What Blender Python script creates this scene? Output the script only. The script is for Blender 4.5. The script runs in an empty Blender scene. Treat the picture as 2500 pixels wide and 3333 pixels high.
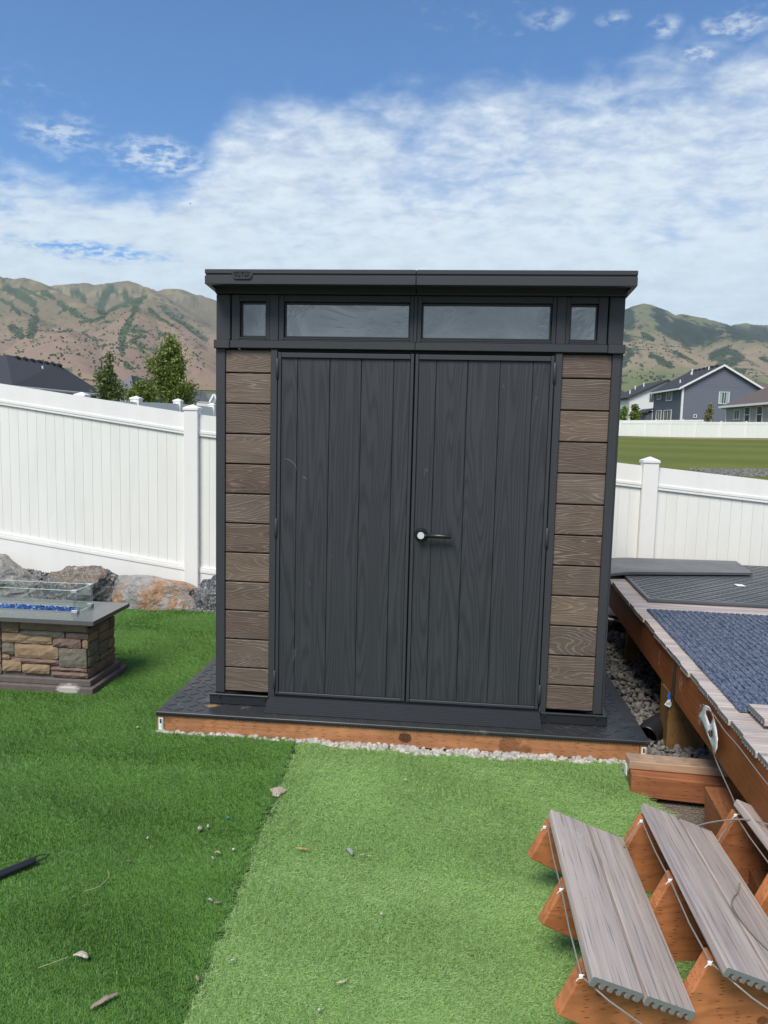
import bpy, bmesh, math, random
import numpy as np
from mathutils import Vector, Matrix, noise as mnoise
PI = math.pi
R = math.radians
rnd = random.Random(7)
sc = bpy.context.scene
COL = sc.collection

# ------------------------------------------------------------------ camera
CAM = np.array([0.213, -3.637, 1.52]); YAW, PIT, ROL, FPX = 0.0936, 0.1041, 0.0245, 2400.0
def _axes():
    f = np.array([-math.sin(YAW)*math.cos(PIT), math.cos(YAW)*math.cos(PIT), -math.sin(PIT)])
    r = np.array([math.cos(YAW), math.sin(YAW), 0.0]); u = np.cross(r, f)
    c, s = math.cos(ROL), math.sin(ROL)
    return f, c*r + s*u, -s*r + c*u
CF, CR, CU = _axes()
cd = bpy.data.cameras.new('camera'); cam = bpy.data.objects.new('camera', cd); COL.objects.link(cam)
cd.sensor_fit = 'HORIZONTAL'; cd.sensor_width = 36.0; cd.lens = 36.0*FPX/2500.0
cd.clip_start = 0.05; cd.clip_end = 30000
cam.matrix_world = Matrix(((CR[0], CU[0], -CF[0], CAM[0]), (CR[1], CU[1], -CF[1], CAM[1]), (CR[2], CU[2], -CF[2], CAM[2]), (0, 0, 0, 1)))
sc.camera = cam

# ------------------------------------------------------------------ look, sky, sun
sc.view_settings.view_transform = 'Standard'; sc.view_settings.look = 'None'
sc.view_settings.gamma = 1.0; sc.view_settings.use_curve_mapping = False
sc.view_settings.exposure = 0.85
SUN_EL, SUN_AZ = R(54), R(200)       # azimuth measured clockwise from +Y: behind the camera, to its left
SKY_STR, SUN_STR = 0.10, 2.3

class NT:
    """tiny node-tree writer"""
    def __init__(s, tree):
        s.t = tree; s.n = tree.nodes; s.l = tree.links
    def put(s, sock, v):
        if isinstance(v, bpy.types.NodeSocket): s.l.new(v, sock)
        elif v is not None:
            if isinstance(v, (tuple, list)) and len(v) == 3 and sock.type == 'RGBA': v = (*v, 1)
            sock.default_value = v
    def node(s, typ, ins=None, out=0, **kw):
        n = s.n.new(typ)
        for k, v in kw.items(): setattr(n, k, v)
        for k, v in (ins or {}).items(): s.put(n.inputs[k], v)
        return n if out is None else n.outputs[out]
    def math(s, op, a, b=None, c=None, clamp=False):
        return s.node('ShaderNodeMath', {0: a, 1: b, 2: c}, operation=op, use_clamp=clamp)
    def vmath(s, op, a, b=None, out=0):
        return s.node('ShaderNodeVectorMath', {0: a, 1: b}, out=out, operation=op)
    def mix(s, f, a, b, mode='MIX'):
        n = s.n.new('ShaderNodeMix'); n.data_type = 'RGBA'; n.blend_type = mode
        s.put(n.inputs[0], f); s.put(n.inputs[6], a); s.put(n.inputs[7], b); return n.outputs[2]
    def rng(s, v, a, b, c=0.0, d=1.0, smooth=True):
        n = s.n.new('ShaderNodeMapRange'); n.interpolation_type = 'SMOOTHSTEP' if smooth else 'LINEAR'
        for i, x in enumerate((v, a, b, c, d)): s.put(n.inputs[i], x)
        return n.outputs[0]
    def noise(s, vec, scale=5, detail=4, rough=.5, dist=0, out=0, **kw):
        return s.node('ShaderNodeTexNoise', {'Vector': vec, 'Scale': scale, 'Detail': detail, 'Roughness': rough, 'Distortion': dist}, out=out, **kw)
    def scale(s, vec, sx, sy, sz):
        return s.vmath('MULTIPLY', vec, (sx, sy, sz))
    def sep(s, vec):
        return s.node('ShaderNodeSeparateXYZ', {0: vec}, out=None).outputs
    def comb(s, x, y, z): return s.node('ShaderNodeCombineXYZ', {0: x, 1: y, 2: z})
    def bump(s, h, strength=.5, dist=.01, normal=None):
        return s.node('ShaderNodeBump', {'Height': h, 'Strength': strength, 'Distance': dist, 'Normal': normal})

def material(name, fn=None, **kw):
    m = bpy.data.materials.new(name); m.use_nodes = True
    t = NT(m.node_tree); b = m.node_tree.nodes['Principled BSDF']
    for k, v in kw.items():
        key = {'base': 'Base Color', 'rough': 'Roughness', 'metal': 'Metallic', 'spec': 'Specular IOR Level', 'ior': 'IOR', 'trans': 'Transmission Weight'}[k]
        t.put(b.inputs[key], v)
    if fn: fn(t, b)
    return m

world = bpy.data.worlds.new('World'); sc.world = world; world.use_nodes = True
def build_world():
    t = NT(world.node_tree); bg = t.n['Background']
    sky = t.node('ShaderNodeTexSky', sky_type='NISHITA', sun_disc=False, sun_elevation=SUN_EL, sun_rotation=SUN_AZ, altitude=1400.0, air_density=1.0, dust_density=0.6, ozone_density=2.0)
    d = t.node('ShaderNodeTexCoord', out='Generated')
    x, y, z = t.sep(d)[0:3]
    el = t.math('ARCSINE', z); az = t.math('ARCTAN2', x, y)
    zc = t.math('ADD', t.math('MULTIPLY', t.math('MAXIMUM', z, 0.0), .75), 0.17)
    pl = t.comb(t.math('DIVIDE', x, zc), t.math('DIVIDE', y, zc), 0.0)
    # upper edge of the cloud bank, by azimuth
    n0 = t.noise(pl, .55, 3, .55)
    n1 = t.noise(t.scale(pl, 1.0, 1.15, 1), 2.1, 5, .58, .3)
    n2 = t.noise(t.scale(pl, 1.0, 1.25, 1), 8.0, 5, .6, .25)
    n3 = t.noise(t.vmath('ADD', t.scale(pl, 1.0, 1.2, 1), (3, 9, 0)), 22, 4, .62, .2)
    step = t.rng(az, R(-22.5), R(-15.5), R(16.8), R(23.4))
    rise = t.rng(az, R(-12), R(40), 0.0, R(3.0), smooth=False)
    thr = t.math('ADD', step, rise)
    gap = t.math('SUBTRACT', thr, el)                     # > 0 inside the bank
    g = t.math('ADD', gap, t.math('MULTIPLY', t.math('SUBTRACT', n1, .5), .11))
    g = t.math('ADD', g, t.math('MULTIPLY', t.math('SUBTRACT', n2, .5), .07))
    bank = t.rng(g, -0.016, 0.060)
    # inside the bank: rows of small cells and thinner stretches of blue
    thin = t.math('ADD', t.math('MULTIPLY', n1, .55), t.math('MULTIPLY', n2, .50))
    thin = t.math('ADD', thin, t.math('MULTIPLY', n3, .20))
    low = t.rng(el, R(6), R(21), .34, .0)
    dens = t.rng(t.math('ADD', thin, low), .42, .80, .42, 1.0)
    cl = t.math('MULTIPLY', bank, dens)
    # loose puffs above the bank, left and right
    pm = t.math('MULTIPLY', t.rng(n3, .50, .72), t.rng(n0, .50, .62))
    puff = t.math('MULTIPLY', pm, .55)
    # small mottled patch at the left
    def patch(a0, e0, ra, re, k):
        dx = t.math('DIVIDE', t.math('SUBTRACT', az, R(a0)), R(ra)); dy = t.math('DIVIDE', t.math('SUBTRACT', el, R(e0)), R(re))
        q = t.math('SQRT', t.math('ADD', t.math('MULTIPLY', dx, dx), t.math('MULTIPLY', dy, dy)))
        q = t.math('ADD', q, t.math('MULTIPLY', t.math('SUBTRACT', n2, .5), 1.6))
        return t.math('MULTIPLY', t.rng(q, 1.0, .2), t.math('MULTIPLY', t.rng(n3, .36, .62), k))
    for a in ((-28.7, 19.1, 3.3, 1.5, .60), (-22.3, 18.6, 4.6, 1.6, .75), (5.8, 27.6, 2.0, .7, .5), (9.9, 27.2, 1.6, .6, .5), (13.7, 26.5, 1.7, .9, .6), (18.1, 26.0, 3.0, 1.0, .65), (15.9, 24.8, 2.0, .9, .7)):
        puff = t.math('MAXIMUM', puff, patch(*a))
    cl = t.math('MAXIMUM', cl, puff)
    # the blue slot low at the left
    sl = patch(-26.8, 12.2, 6.5, .9, 1.3)
    cl = t.math('MULTIPLY', cl, t.math('SUBTRACT', 1.0, t.math('MULTIPLY', sl, .85, clamp=True)))
    # behind the camera: the same broken cloud higher up
    back = t.math('MULTIPLY', t.rng(y, .1, -.5), t.rng(t.math('ADD', t.math('MULTIPLY', n1, .7), t.math('MULTIPLY', n2, .4)), .44, .68))
    cl = t.math('MAXIMUM', cl, t.math('MULTIPLY', back, .9))
    cl = t.math('MULTIPLY', cl, .88, clamp=True)
    shade = t.rng(t.math('ADD', n2, t.math('MULTIPLY', n3, .4)), .45, .95, .90, 1.05)
    ccol = t.mix(t.rng(el, R(3), R(22)), (4.35, 5.1, 5.45), (5.0, 5.45, 5.7))
    sb = t.rng(y, .1, -.3, 1.0, t.rng(t.math('ADD', n1, t.math('MULTIPLY', n2, .3)), .5, .8, .42, 1.0)); shade = t.math('MULTIPLY', shade, sb)
    ccol = t.mix(1.0, ccol, t.comb(shade, shade, shade), 'MULTIPLY')
    skyc = t.mix(1.0, sky, (.50, .80, 1.00), 'MULTIPLY')
    col = t.mix(cl, skyc, ccol)
    t.put(bg.inputs['Color'], col); bg.inputs['Strength'].default_value = SKY_STR
build_world()

sd = bpy.data.lights.new('sun', 'SUN'); so = bpy.data.objects.new('sun', sd); COL.objects.link(so)
sd.energy = SUN_STR; sd.angle = R(26); sd.color = (1.0, .93, .82)
_s = Vector((math.sin(SUN_AZ)*math.cos(SUN_EL), math.cos(SUN_AZ)*math.cos(SUN_EL), math.sin(SUN_EL)))
so.rotation_euler = _s.to_track_quat('Z', 'Y').to_euler(); so.location = (0, 0, 30)

# ------------------------------------------------------------------ helpers
def ray(sx, sy): return CF + CR*(sx-1250)/FPX - CU*(sy-1666.5)/FPX
def at(sx, sy, Z): return CAM + ray(sx, sy)*Z                 # point at a chosen distance from the camera
def onp(sx, sy, p0, n):                                       # point on a chosen wall
    d = ray(sx, sy); n = np.array(n, float); return CAM + d*(np.dot(np.array(p0)-CAM, n)/np.dot(d, n))
RH = np.array([math.cos(YAW), math.sin(YAW), 0]); FH = np.array([-math.sin(YAW), math.cos(YAW), 0])
def hp(X, Z, z): p = CAM + RH*X + FH*Z; return (p[0], p[1], z)

class MB:
    def __init__(s): s.v = []; s.f = []; s.mi = []; s.sm = []
    def add(s, vs, fs, mi=0, smooth=False):
        o = len(s.v); s.v += [tuple(map(float, p)) for p in vs]
        for f in fs: s.f.append([i+o for i in f]); s.mi.append(mi); s.sm.append(smooth)
        return s
    def box(s, x0, x1, y0, y1, z0, z1, mi=0, c=0.0, M=None):
        if c <= 0:
            vs = [(x, y, z) for z in (z0, z1) for y in (y0, y1) for x in (x0, x1)]
            fs = [(0, 2, 3, 1), (4, 5, 7, 6), (0, 1, 5, 4), (2, 6, 7, 3), (0, 4, 6, 2), (1, 3, 7, 5)]
        else:
            bm = bmesh.new(); bmesh.ops.create_cube(bm, size=1)
            for v in bm.verts: v.co = ((x0+x1)/2+v.co.x*(x1-x0), (y0+y1)/2+v.co.y*(y1-y0), (z0+z1)/2+v.co.z*(z1-z0))
            bmesh.ops.bevel(bm, geom=bm.edges[:]+bm.verts[:], offset=c, segments=1, affect='EDGES', profile=.5)
            bm.verts.ensure_lookup_table(); bm.verts.index_update()
            vs = [v.co.copy() for v in bm.verts]; fs = [[v.index for v in f.verts] for f in bm.faces]; bm.free()
        if M is not None: vs = [M @ Vector(v) for v in vs]
        return s.add(vs, fs, mi)
    def prism(s, poly, axis, a, b, mi=0, M=None, smooth=False):
        n = len(poly)
        def P(p, q):
            if axis == 'x': return (q, p[0], p[1])
            if axis == 'y': return (p[0], q, p[1])
            return (p[0], p[1], q)
        vs = [P(p, a) for p in poly]+[P(p, b) for p in poly]
        if M is not None: vs = [M @ Vector(v) for v in vs]
        fs = [[i, (i+1) % n, n+(i+1) % n, n+i] for i in range(n)]
        s.add(vs, fs, mi, smooth); 
        s.add(vs[:n], [list(range(n))[::-1]], mi); s.add(vs[n:], [list(range(n))], mi)
        return s
    def tube(s, pts, r, n=8, mi=0, caps=True, rs=None):
        pts = [Vector(p) for p in pts]; rings = []
        up = Vector((0, 0, 1)); prev = None
        for i, p in enumerate(pts):
            t = (pts[min(i+1, len(pts)-1)]-pts[max(i-1, 0)]).normalized()
            a = prev if prev is not None else (up if abs(t.z) < .9 else Vector((1, 0, 0)))
            u = (a - t*a.dot(t)).normalized(); w = t.cross(u); prev = u
            rr = rs[i] if rs else r
            rings.append([p+u*math.cos(2*PI*k/n)*rr+w*math.sin(2*PI*k/n)*rr for k in range(n)])
        vs = [q for g in rings for q in g]
        fs = [[i*n+k, i*n+(k+1) % n, (i+1)*n+(k+1) % n, (i+1)*n+k] for i in range(len(pts)-1) for k in range(n)]
        s.add(vs, fs, mi, True)
        if caps: s.add(rings[0], [list(range(n))[::-1]], mi); s.add(rings[-1], [list(range(n))], mi)
        return s
    def cyl(s, c, d, r, h, n=20, mi=0):
        c = Vector(c); d = Vector(d).normalized(); return s.tube([c, c+d*h], r, n, mi)
    def mesh(s, name, mats):
        me = bpy.data.meshes.new(name); me.from_pydata(s.v, [], s.f)
        for m in (mats if isinstance(mats, (list, tuple)) else [mats]): me.materials.append(m)
        me.polygons.foreach_set('material_index', s.mi); me.polygons.foreach_set('use_smooth', s.sm)
        me.update()
        bm = bmesh.new(); bm.from_mesh(me); bmesh.ops.recalc_face_normals(bm, faces=bm.faces); bm.to_mesh(me); bm.free()
        return me
    def obj(s, name, mats, parent=None, **kw): return link(name, s.mesh(name, mats), parent, **kw)

def props(o, label=None, cat=None, group=None, kind=None):
    if label: o['label'] = label
    if cat: o['category'] = cat
    if group: o['group'] = group
    if kind: o['kind'] = kind
    return o
def link(name, me, parent=None, loc=None, **kw):
    o = bpy.data.objects.new(name, me); COL.objects.link(o)
    if loc is not None: o.location = loc
    if parent is not None:
        o.parent = parent
        if loc is None and parent.get('_w'): o.location = tuple(-a for a in parent['_w'])
    return props(o, **kw)
def thing(name, label, cat, loc=(0, 0, 0), group=None, local=False):
    """an Empty at the thing's base; its parts are given in world coordinates unless local"""
    o = bpy.data.objects.new(name, None); COL.objects.link(o); o.location = loc; o.empty_display_size = .1
    if not local: o['_w'] = [float(a) for a in loc]
    return props(o, label, cat, group)
def sub(name, me, parent, **kw):        # sub-part: parent part already sits at the world offset
    o = bpy.data.objects.new(name, me); COL.objects.link(o); o.parent = parent; return props(o, **kw)
def pydata(name, V, F, mats, mi=None, smooth=False):
    me = bpy.data.meshes.new(name)
    V = np.asarray(V, np.float32); F = np.asarray(F, np.int32); k = F.shape[1]
    me.vertices.add(len(V)); me.vertices.foreach_set('co', V.ravel())
    me.loops.add(F.size); me.loops.foreach_set('vertex_index', F.ravel())
    me.polygons.add(len(F)); me.polygons.foreach_set('loop_start', np.arange(0, F.size, k, dtype=np.int32))
    me.polygons.foreach_set('loop_total', np.full(len(F), k, np.int32))
    for m in (mats if isinstance(mats, (list, tuple)) else [mats]): me.materials.append(m)
    if mi is not None: me.polygons.foreach_set('material_index', np.asarray(mi, np.int32))
    me.polygons.foreach_set('use_smooth', np.full(len(F), smooth, bool))
    me.update(calc_edges=True); return me

# ------------------------------------------------------------------ materials
def obj_vec(t, rand=True, mul=13.7):
    v = t.node('ShaderNodeTexCoord', out='Object')
    if rand:
        r = t.node('ShaderNodeObjectInfo', out='Random')
        rr = t.math('MULTIPLY', r, mul)
        v = t.vmath('ADD', v, t.comb(rr, t.math('MULTIPLY', rr, 1.7), t.math('MULTIPLY', rr, 2.3)))
    return v
def grain_lines(t, v, axis, across, along, freq, wob=1.0):
    """contour lines of a stretched noise field: the cathedral figure of sawn timber"""
    s = {'x': (along, across, across), 'z': (across, across, along), 'y': (across, along, across)}[axis]
    h = t.noise(t.scale(v, *s), 1.0, 1.5, .4, .15*wob)
    fine = t.noise(t.scale(v, *[q*6 for q in s]), 1.0, 3, .6)
    a = t.math('ADD', t.math('MULTIPLY', h, freq), t.math('MULTIPLY', fine, 1.6))
    return t.math('MULTIPLY_ADD', t.math('SINE', a), .5, .5), fine

def m_plank(t, b):
    v = obj_vec(t)
    g, fine = grain_lines(t, v, 'x', 13, 1.7, 130)
    tiny = t.noise(t.scale(v, 60, 400, 400), 1, 4, .6)
    rv = t.node('ShaderNodeObjectInfo', out='Random')
    base = t.mix(t.math('FRACT', t.math('MULTIPLY', rv, 7.3)), (.108, .070, .050), (.205, .146, .104))
    base = t.mix(t.math('MULTIPLY', t.math('FRACT', t.math('MULTIPLY', rv, 23.7)), .5), base, (.125, .108, .092))
    streak = t.noise(t.scale(v, 3, 3, 30), 1, 4, .6)
    base = t.mix(t.rng(streak, .3, .75), base, t.mix(.5, base, (.075, .052, .045)))
    ridge = t.math('POWER', g, 5.0)
    wear = t.rng(t.noise(v, 7, 3, .6), .38, .72)
    k = t.math('MULTIPLY', ridge, t.math('MULTIPLY', wear, .62), clamp=True)
    k = t.math('MAXIMUM', k, t.math('MULTIPLY', t.rng(tiny, .58, .8), .42))
    t.put(b.inputs['Base Color'], t.mix(k, base, (.34, .285, .235)))
    b.inputs['Roughness'].default_value = .62
    t.put(b.inputs['Normal'], t.bump(t.math('ADD', ridge, t.math('MULTIPLY', tiny, .6)), .45, .0022))
PLANK = material('brown_wood_look_resin', m_plank)

def dark(name, base, grain=False, bumpk=.35, rough=.52):
    def f(t, b):
        v = obj_vec(t)
        mot = t.noise(v, 3, 4, .6)
        c = t.mix(mot, tuple(q*.88 for q in base), tuple(q*1.12 for q in base))
        if grain:
            wv = t.node('ShaderNodeTexCoord', out='Object')
            g, fine = grain_lines(t, v, 'z', 9.5, .55, 120, .5)
            g2 = t.math('POWER', g, 2.5)
            c = t.mix(t.math('MULTIPLY', g2, .62), c, tuple(q*.50 for q in base))
            c = t.mix(t.math('MULTIPLY', t.rng(fine, .5, .8), .22), c, tuple(q*1.7 for q in base))
            # chalky scuffs, high up and scattered
            sp = t.noise(t.scale(wv, 1, 1, .45), 21, 3, .7)
            sm_ = t.noise(wv, 1.7, 2, .5)
            hi = t.rng(t.sep(wv)[2], .6, 1.9, 0, .05)
            sc_ = t.rng(t.math('ADD', sp, hi), .735, .77)
            c = t.mix(t.math('MULTIPLY', t.math('MULTIPLY', sc_, t.rng(sm_, .5, .62)), .5), c, (.30, .32, .34))
            t.put(b.inputs['Normal'], t.bump(t.math('ADD', g, t.math('MULTIPLY', fine, .5)), bumpk, .0030))
        else:
            fn = t.noise(t.scale(v, 1, 1, 1), 320, 2, .5)
            t.put(b.inputs['Normal'], t.bump(fn, .12, .0006))
        t.put(b.inputs['Base Color'], c); b.inputs['Roughness'].default_value = rough
        b.inputs['Specular IOR Level'].default_value = .42
    return material(name, f)
DOOR = dark('charcoal_wood_grain_resin', (.042, .0455, .052), True)
RESIN = dark('charcoal_smooth_resin', (.042, .0455, .052), False)
RAIL = dark('black_steel_rail', (.022, .024, .028), False, rough=.38)
HANDLE = material('black_handle', base=(.012, .013, .015), rough=.32)
SILVER = material('brushed_silver', base=(.72, .78, .80), rough=.35, metal=.25)
def m_pane(t, b):
    v = obj_vec(t)
    w = t.noise(t.scale(v, 1, 1, 1.4), 3.2, 4, .6, .8)
    t.put(b.inputs['Base Color'], t.mix(t.rng(w, .3, .75), (.075, .08, .09), (.16, .165, .175)))  # mottled grey in the base stands in for cloud reflections
    t.put(b.inputs['Normal'], t.bump(w, .22, .010))
    b.inputs['Roughness'].default_value = .07; b.inputs['IOR'].default_value = 2.5
PANE = material('smoky_acrylic_pane', m_pane)
BLACKISH = material('dark_gap', base=(.006, .006, .007), rough=.8)

def lumber(name, base, base2, axis='x', incised=True, knots=(), rough=.7, bumpk=.4, dirt=None):
    def f(t, b):
        wv = t.node('ShaderNodeTexCoord', out='Object'); v = obj_vec(t, mul=5.1)
        g, fine = grain_lines(t, v, axis, 16, 1.1, 32)
        c = t.mix(t.math('MULTIPLY', t.math('POWER', g, 2), .6), base, base2)
        big = t.noise(v, 4.0, 4, .6)
        c = t.mix(t.rng(big, .35, .75, 0, .55), c, tuple(q*.6 for q in base))
        or_ = t.noise(t.vmath('ADD', v, (5, 5, 5)), 7.0, 3, .6)
        c = t.mix(t.rng(or_, .5, .75, 0, .5), c, tuple(min(1, q*1.35) for q in base))
        c = t.mix(t.math('MULTIPLY', t.rng(fine, .5, .8), .35), c, tuple(q*.5 for q in base))
        h = t.math('MULTIPLY', g, .5)
        if incised:
            s = {'x': (42, 110, 110), 'y': (110, 42, 110), 'z': (110, 110, 42)}[axis]
            vo = t.node('ShaderNodeTexVoronoi', {'Vector': t.scale(wv, *s), 'Scale': 1.0, 'Randomness': .55}, out='Distance')
            comp = t.scale(t.scale(wv, *s), *({'x': (.35, 1, 1), 'y': (1, .35, 1), 'z': (1, 1, .35)}[axis]))
            vo = t.node('ShaderNodeTexVoronoi', {'Vector': comp, 'Scale': 1.0, 'Randomness': .5}, out='Distance')
            k = t.rng(vo, .24, .14)
            c = t.mix(t.math('MULTIPLY', k, .78), c, tuple(q*.33 for q in base))
            h = t.math('SUBTRACT', h, k)
        for (kx, ky, kz, kr, st) in knots:
            dv = t.vmath('SUBTRACT', wv, (kx, ky, kz)); dv = t.scale(dv, 1, 0, 1.25)
            L = t.math('ADD', t.vmath('LENGTH', dv, out=1), t.math('MULTIPLY', t.math('SUBTRACT', t.noise(wv, 30, 3, .6), .5), kr*.9))
            m = t.rng(L, kr*1.15, kr*.7, 0, st)
            rings = t.math('MULTIPLY_ADD', t.math('SINE', t.math('MULTIPLY', L, 420)), .5, .5)
            c = t.mix(m, c, t.mix(rings, (.045, .020, .010), (.11, .048, .022)))
        if dirt is not None:
            nz = t.sep(t.node('ShaderNodeNewGeometry', out='Normal'))[2]
            dn = t.rng(t.noise(v, 9, 5, .7), .42, .6)
            c = t.mix(t.math('MULTIPLY', t.math('MULTIPLY', dn, t.rng(nz, .5, .9)), .6), c, dirt)
        t.put(b.inputs['Base Color'], c); b.inputs['Roughness'].default_value = rough
        b.inputs['Specular IOR Level'].default_value = .25
        t.put(b.inputs['Normal'], t.bump(h, bumpk, .0016))
    return material(name, f)
OR1, OR2 = (.45, .205, .095), (.33, .140, .062)
BEAM = lumber('incised_treated_lumber', OR1, OR2, 'x', knots=((-1.18, 0, .065, .022, .45), (.02, 0, .05, .034, .95), (.52, 0, .045, .055, .55), (.60, 0, .03, .03, .5)))
BEAM_Y = lumber('incised_treated_lumber_side', OR1, OR2, 'y')
JOIST = lumber('reddish_stained_joist', (.275, .092, .030), (.215, .070, .022), 'y', incised=False, rough=.62, bumpk=.15)
TIMB = lumber('timber_orange', (.33, .125, .055), (.22, .08, .035), 'x', knots=((1.15, 0, .03, .012, .6),))
TIMBW = lumber('timber_weathered', (.46, .31, .21), (.36, .22, .14), 'x', incised=False, dirt=(.20, .165, .13))
STRG = lumber('stringer_lumber', (.47, .180, .070), (.29, .105, .042), 'x', knots=((.72, 0, .17, .012, .6), (1.02, 0, .10, .016, .7), (.60, 0, .2, .008, .5)))
BLOCK = lumber('support_post_lumber', (.21, .115, .040), (.13, .070, .026), 'z', incised=True)

def m_comp(axis, br=1.0):
    def f(t, b):
        v = obj_vec(t)
        s = {'x': (1.2, 46, 46), 'y': (46, 1.2, 46)}[axis]
        a = t.noise(t.scale(v, *s), 1, 4, .62, .6)
        s2 = {'x': (3.5, 190, 190), 'y': (190, 3.5, 190)}[axis]
        f2 = t.noise(t.scale(v, *s2), 1, 3, .6)
        s3 = {'x': (.9, 18, 18), 'y': (18, .9, 18)}[axis]
        w = t.noise(t.scale(v, *s3), 1, 3, .6, .5)
        c = t.mix(t.rng(a, .3, .7), (.285, .240, .215), (.46, .395, .355))
        c = t.mix(t.rng(w, .50, .68, 0, .35), c, (.52, .455, .375))
        c = t.mix(t.rng(w, .46, .34, 0, .35), c, (.225, .205, .235))
        c = t.mix(t.rng(f2, .54, .66, 0, .85), c, (.12, .105, .105))
        rv = t.node('ShaderNodeObjectInfo', out='Random')
        c = t.mix(t.math('MULTIPLY', rv, .25), c, (.32, .285, .275))
        sc_w = t.math('ABSOLUTE', t.math('SUBTRACT', t.noise(v, 9, 3, .6, .4), .5)); c = t.mix(t.math('MULTIPLY', t.rng(sc_w, .006, .002), t.rng(t.noise(v, 3.5, 2, .5), .58, .66, 0, .55)), c, (.55, .50, .40))
        c = t.mix(t.rng(t.noise(v, 70, 2, .5), .74, .79, 0, .7), c, (.07, .06, .055))
        # the bare core shows on cut ends and in the grooves
        nr = t.node('ShaderNodeNewGeometry', out='Normal')
        L = t.noise(v, 900, 2, .7)
        core = t.mix(L, (.08, .095, .10), (.30, .32, .32))
        if axis == 'x': k = t.rng(t.sep(nr)[0], -.7, -.9)
        else: k = t.rng(t.sep(nr)[1], -.7, -.9)
        c = t.mix(1.0, c, (br, br, br), 'MULTIPLY')
        t.put(b.inputs['Base Color'], t.mix(k, c, core))
        b.inputs['Roughness'].default_value = .6; b.inputs['Specular IOR Level'].default_value = .35
        t.put(b.inputs['Normal'], t.bump(t.math('ADD', a, f2), .3, .0012))
    return f
DECKB = material('grey_composite_decking', m_comp('x', 1.28)); TREADB = material('grey_composite_tread', m_comp('y', 1.18))  # deck copy brighter than the treads: grazing sun put into its colour

def m_rubber(tint=1.0, chalk=.5, stain=None):
    def f(t, b):
        wv = t.node('ShaderNodeTexCoord', out='Object'); v = obj_vec(t)
        n = t.noise(v, 2.2, 5, .62); n2 = t.noise(v, 70, 3, .6)
        c = t.mix(n, (.020*tint, .022*tint, .025*tint), (.048*tint, .051*tint, .056*tint))
        c = t.mix(t.rng(t.noise(v, 5.5, 5, .7, 1.5), .60, .70, 0, chalk), c, (.20, .19, .18))
        c = t.mix(t.rng(n2, .68, .74, 0, .5), c, (.16, .16, .155))
        if stain:
            for (sx_, sy_, r_, col) in stain:
                L = t.vmath('LENGTH', t.scale(t.vmath('SUBTRACT', wv, (sx_, sy_, 0)), 1, 1.6, 0), out=1)
                L = t.math('ADD', L, t.math('MULTIPLY', t.math('SUBTRACT', t.noise(wv, 34, 4, .7), .5), r_*1.6))
                c = t.mix(t.rng(L, r_, r_*.3, 0, .85), c, col)
        t.put(b.inputs['Base Color'], c)
        t.put(b.inputs['Roughness'], t.rng(n, .3, .7, .48, .36)); b.inputs['Specular IOR Level'].default_value = .55
        t.put(b.inputs['Normal'], t.bump(t.noise(v, 240, 3, .6), .25, .0012))
    return f
MAT1 = material('black_rubber_mat', m_rubber(.8, .35, [(-.985, -.06, .045, (.36, .21, .07)), (-1.0, 0.03, .10, (.085, .08, .075))]))
MAT2 = material('dusty_rubber_mat', m_rubber(2.6, .35))
MAT3 = material('grey_rubber_underside', m_rubber(2.5, .45))
RIB = material('rubber_rib', base=(.024, .026, .029), rough=.36)
RIB2 = material('dusty_rubber_rib', base=(.020, .021, .023), rough=.45)

def m_rug(t, b):
    v = t.node('ShaderNodeTexCoord', out='Object')
    n = t.noise(t.scale(v, 130, 38, 60), 1, 3, .7)
    n2 = t.noise(t.scale(v, 420, 160, 100), 1, 2, .6)
    c = t.mix(t.rng(n, .38, .62), (.045, .062, .108), (.165, .198, .270))
    c = t.mix(t.rng(n2, .6, .72, 0, .7), c, (.36, .39, .43))
    t.put(b.inputs['Base Color'], c); b.inputs['Roughness'].default_value = .95; b.inputs['Specular IOR Level'].default_value = .1
    t.put(b.inputs['Normal'], t.bump(t.math('ADD', n, n2), .8, .004))
RUG = material('blue_ribbed_carpet', m_rug)

def m_vinyl(base=(.87, .87, .845)):
    def f(t, b):
        v = obj_vec(t); n = t.noise(t.scale(v, 1, 1, .25), 5, 4, .6)
        c = t.mix(t.rng(n, .35, .8), base, tuple(q*.93 for q in base))
        wv = t.node('ShaderNodeTexCoord', out='Object')
        t.put(b.inputs['Base Color'], c); b.inputs['Roughness'].default_value = .42; b.inputs['Specular IOR Level'].default_value = .35
    return f
VINYL = material('white_vinyl', m_vinyl())
VINYLG = material('off_white_vinyl_board', m_vinyl((.85, .855, .815)))

def m_soil(t, b):
    v = t.node('ShaderNodeTexCoord', out='Object')
    n = t.noise(v, 3, 6, .65); n2 = t.noise(v, 60, 5, .7)
    vo = t.node('ShaderNodeTexVoronoi', {'Vector': v, 'Scale': 75.0}, out='Distance')
    c = t.mix(n, (.13, .105, .085), (.22, .185, .15)); c = t.mix(t.rng(vo, .1, .5, .5, 0), c, (.36, .33, .29)); c = t.mix(t.rng(n2, .5, .7, 0, .4), c, (.09, .075, .06))
    L = t.vmath('LENGTH', v, out=1)
    far = t.rng(L, 12, 25)
    fn = t.noise(v, .08, 5, .6); g = t.mix(t.rng(fn, .35, .7), (.085, .125, .035), (.175, .170, .075))
    g = t.mix(t.rng(t.noise(v, .7, 4, .6), .4, .7, 0, .4), g, (.05, .09, .022))
    t.put(b.inputs['Base Color'], t.mix(far, c, g)); b.inputs['Roughness'].default_value = .95; b.inputs['Specular IOR Level'].default_value = .1
    t.put(b.inputs['Normal'], t.bump(t.math('ADD', n2, t.math('MULTIPLY', vo, -1.0)), .9, .012))
SOIL = material('gravelly_soil', m_soil)
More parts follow.
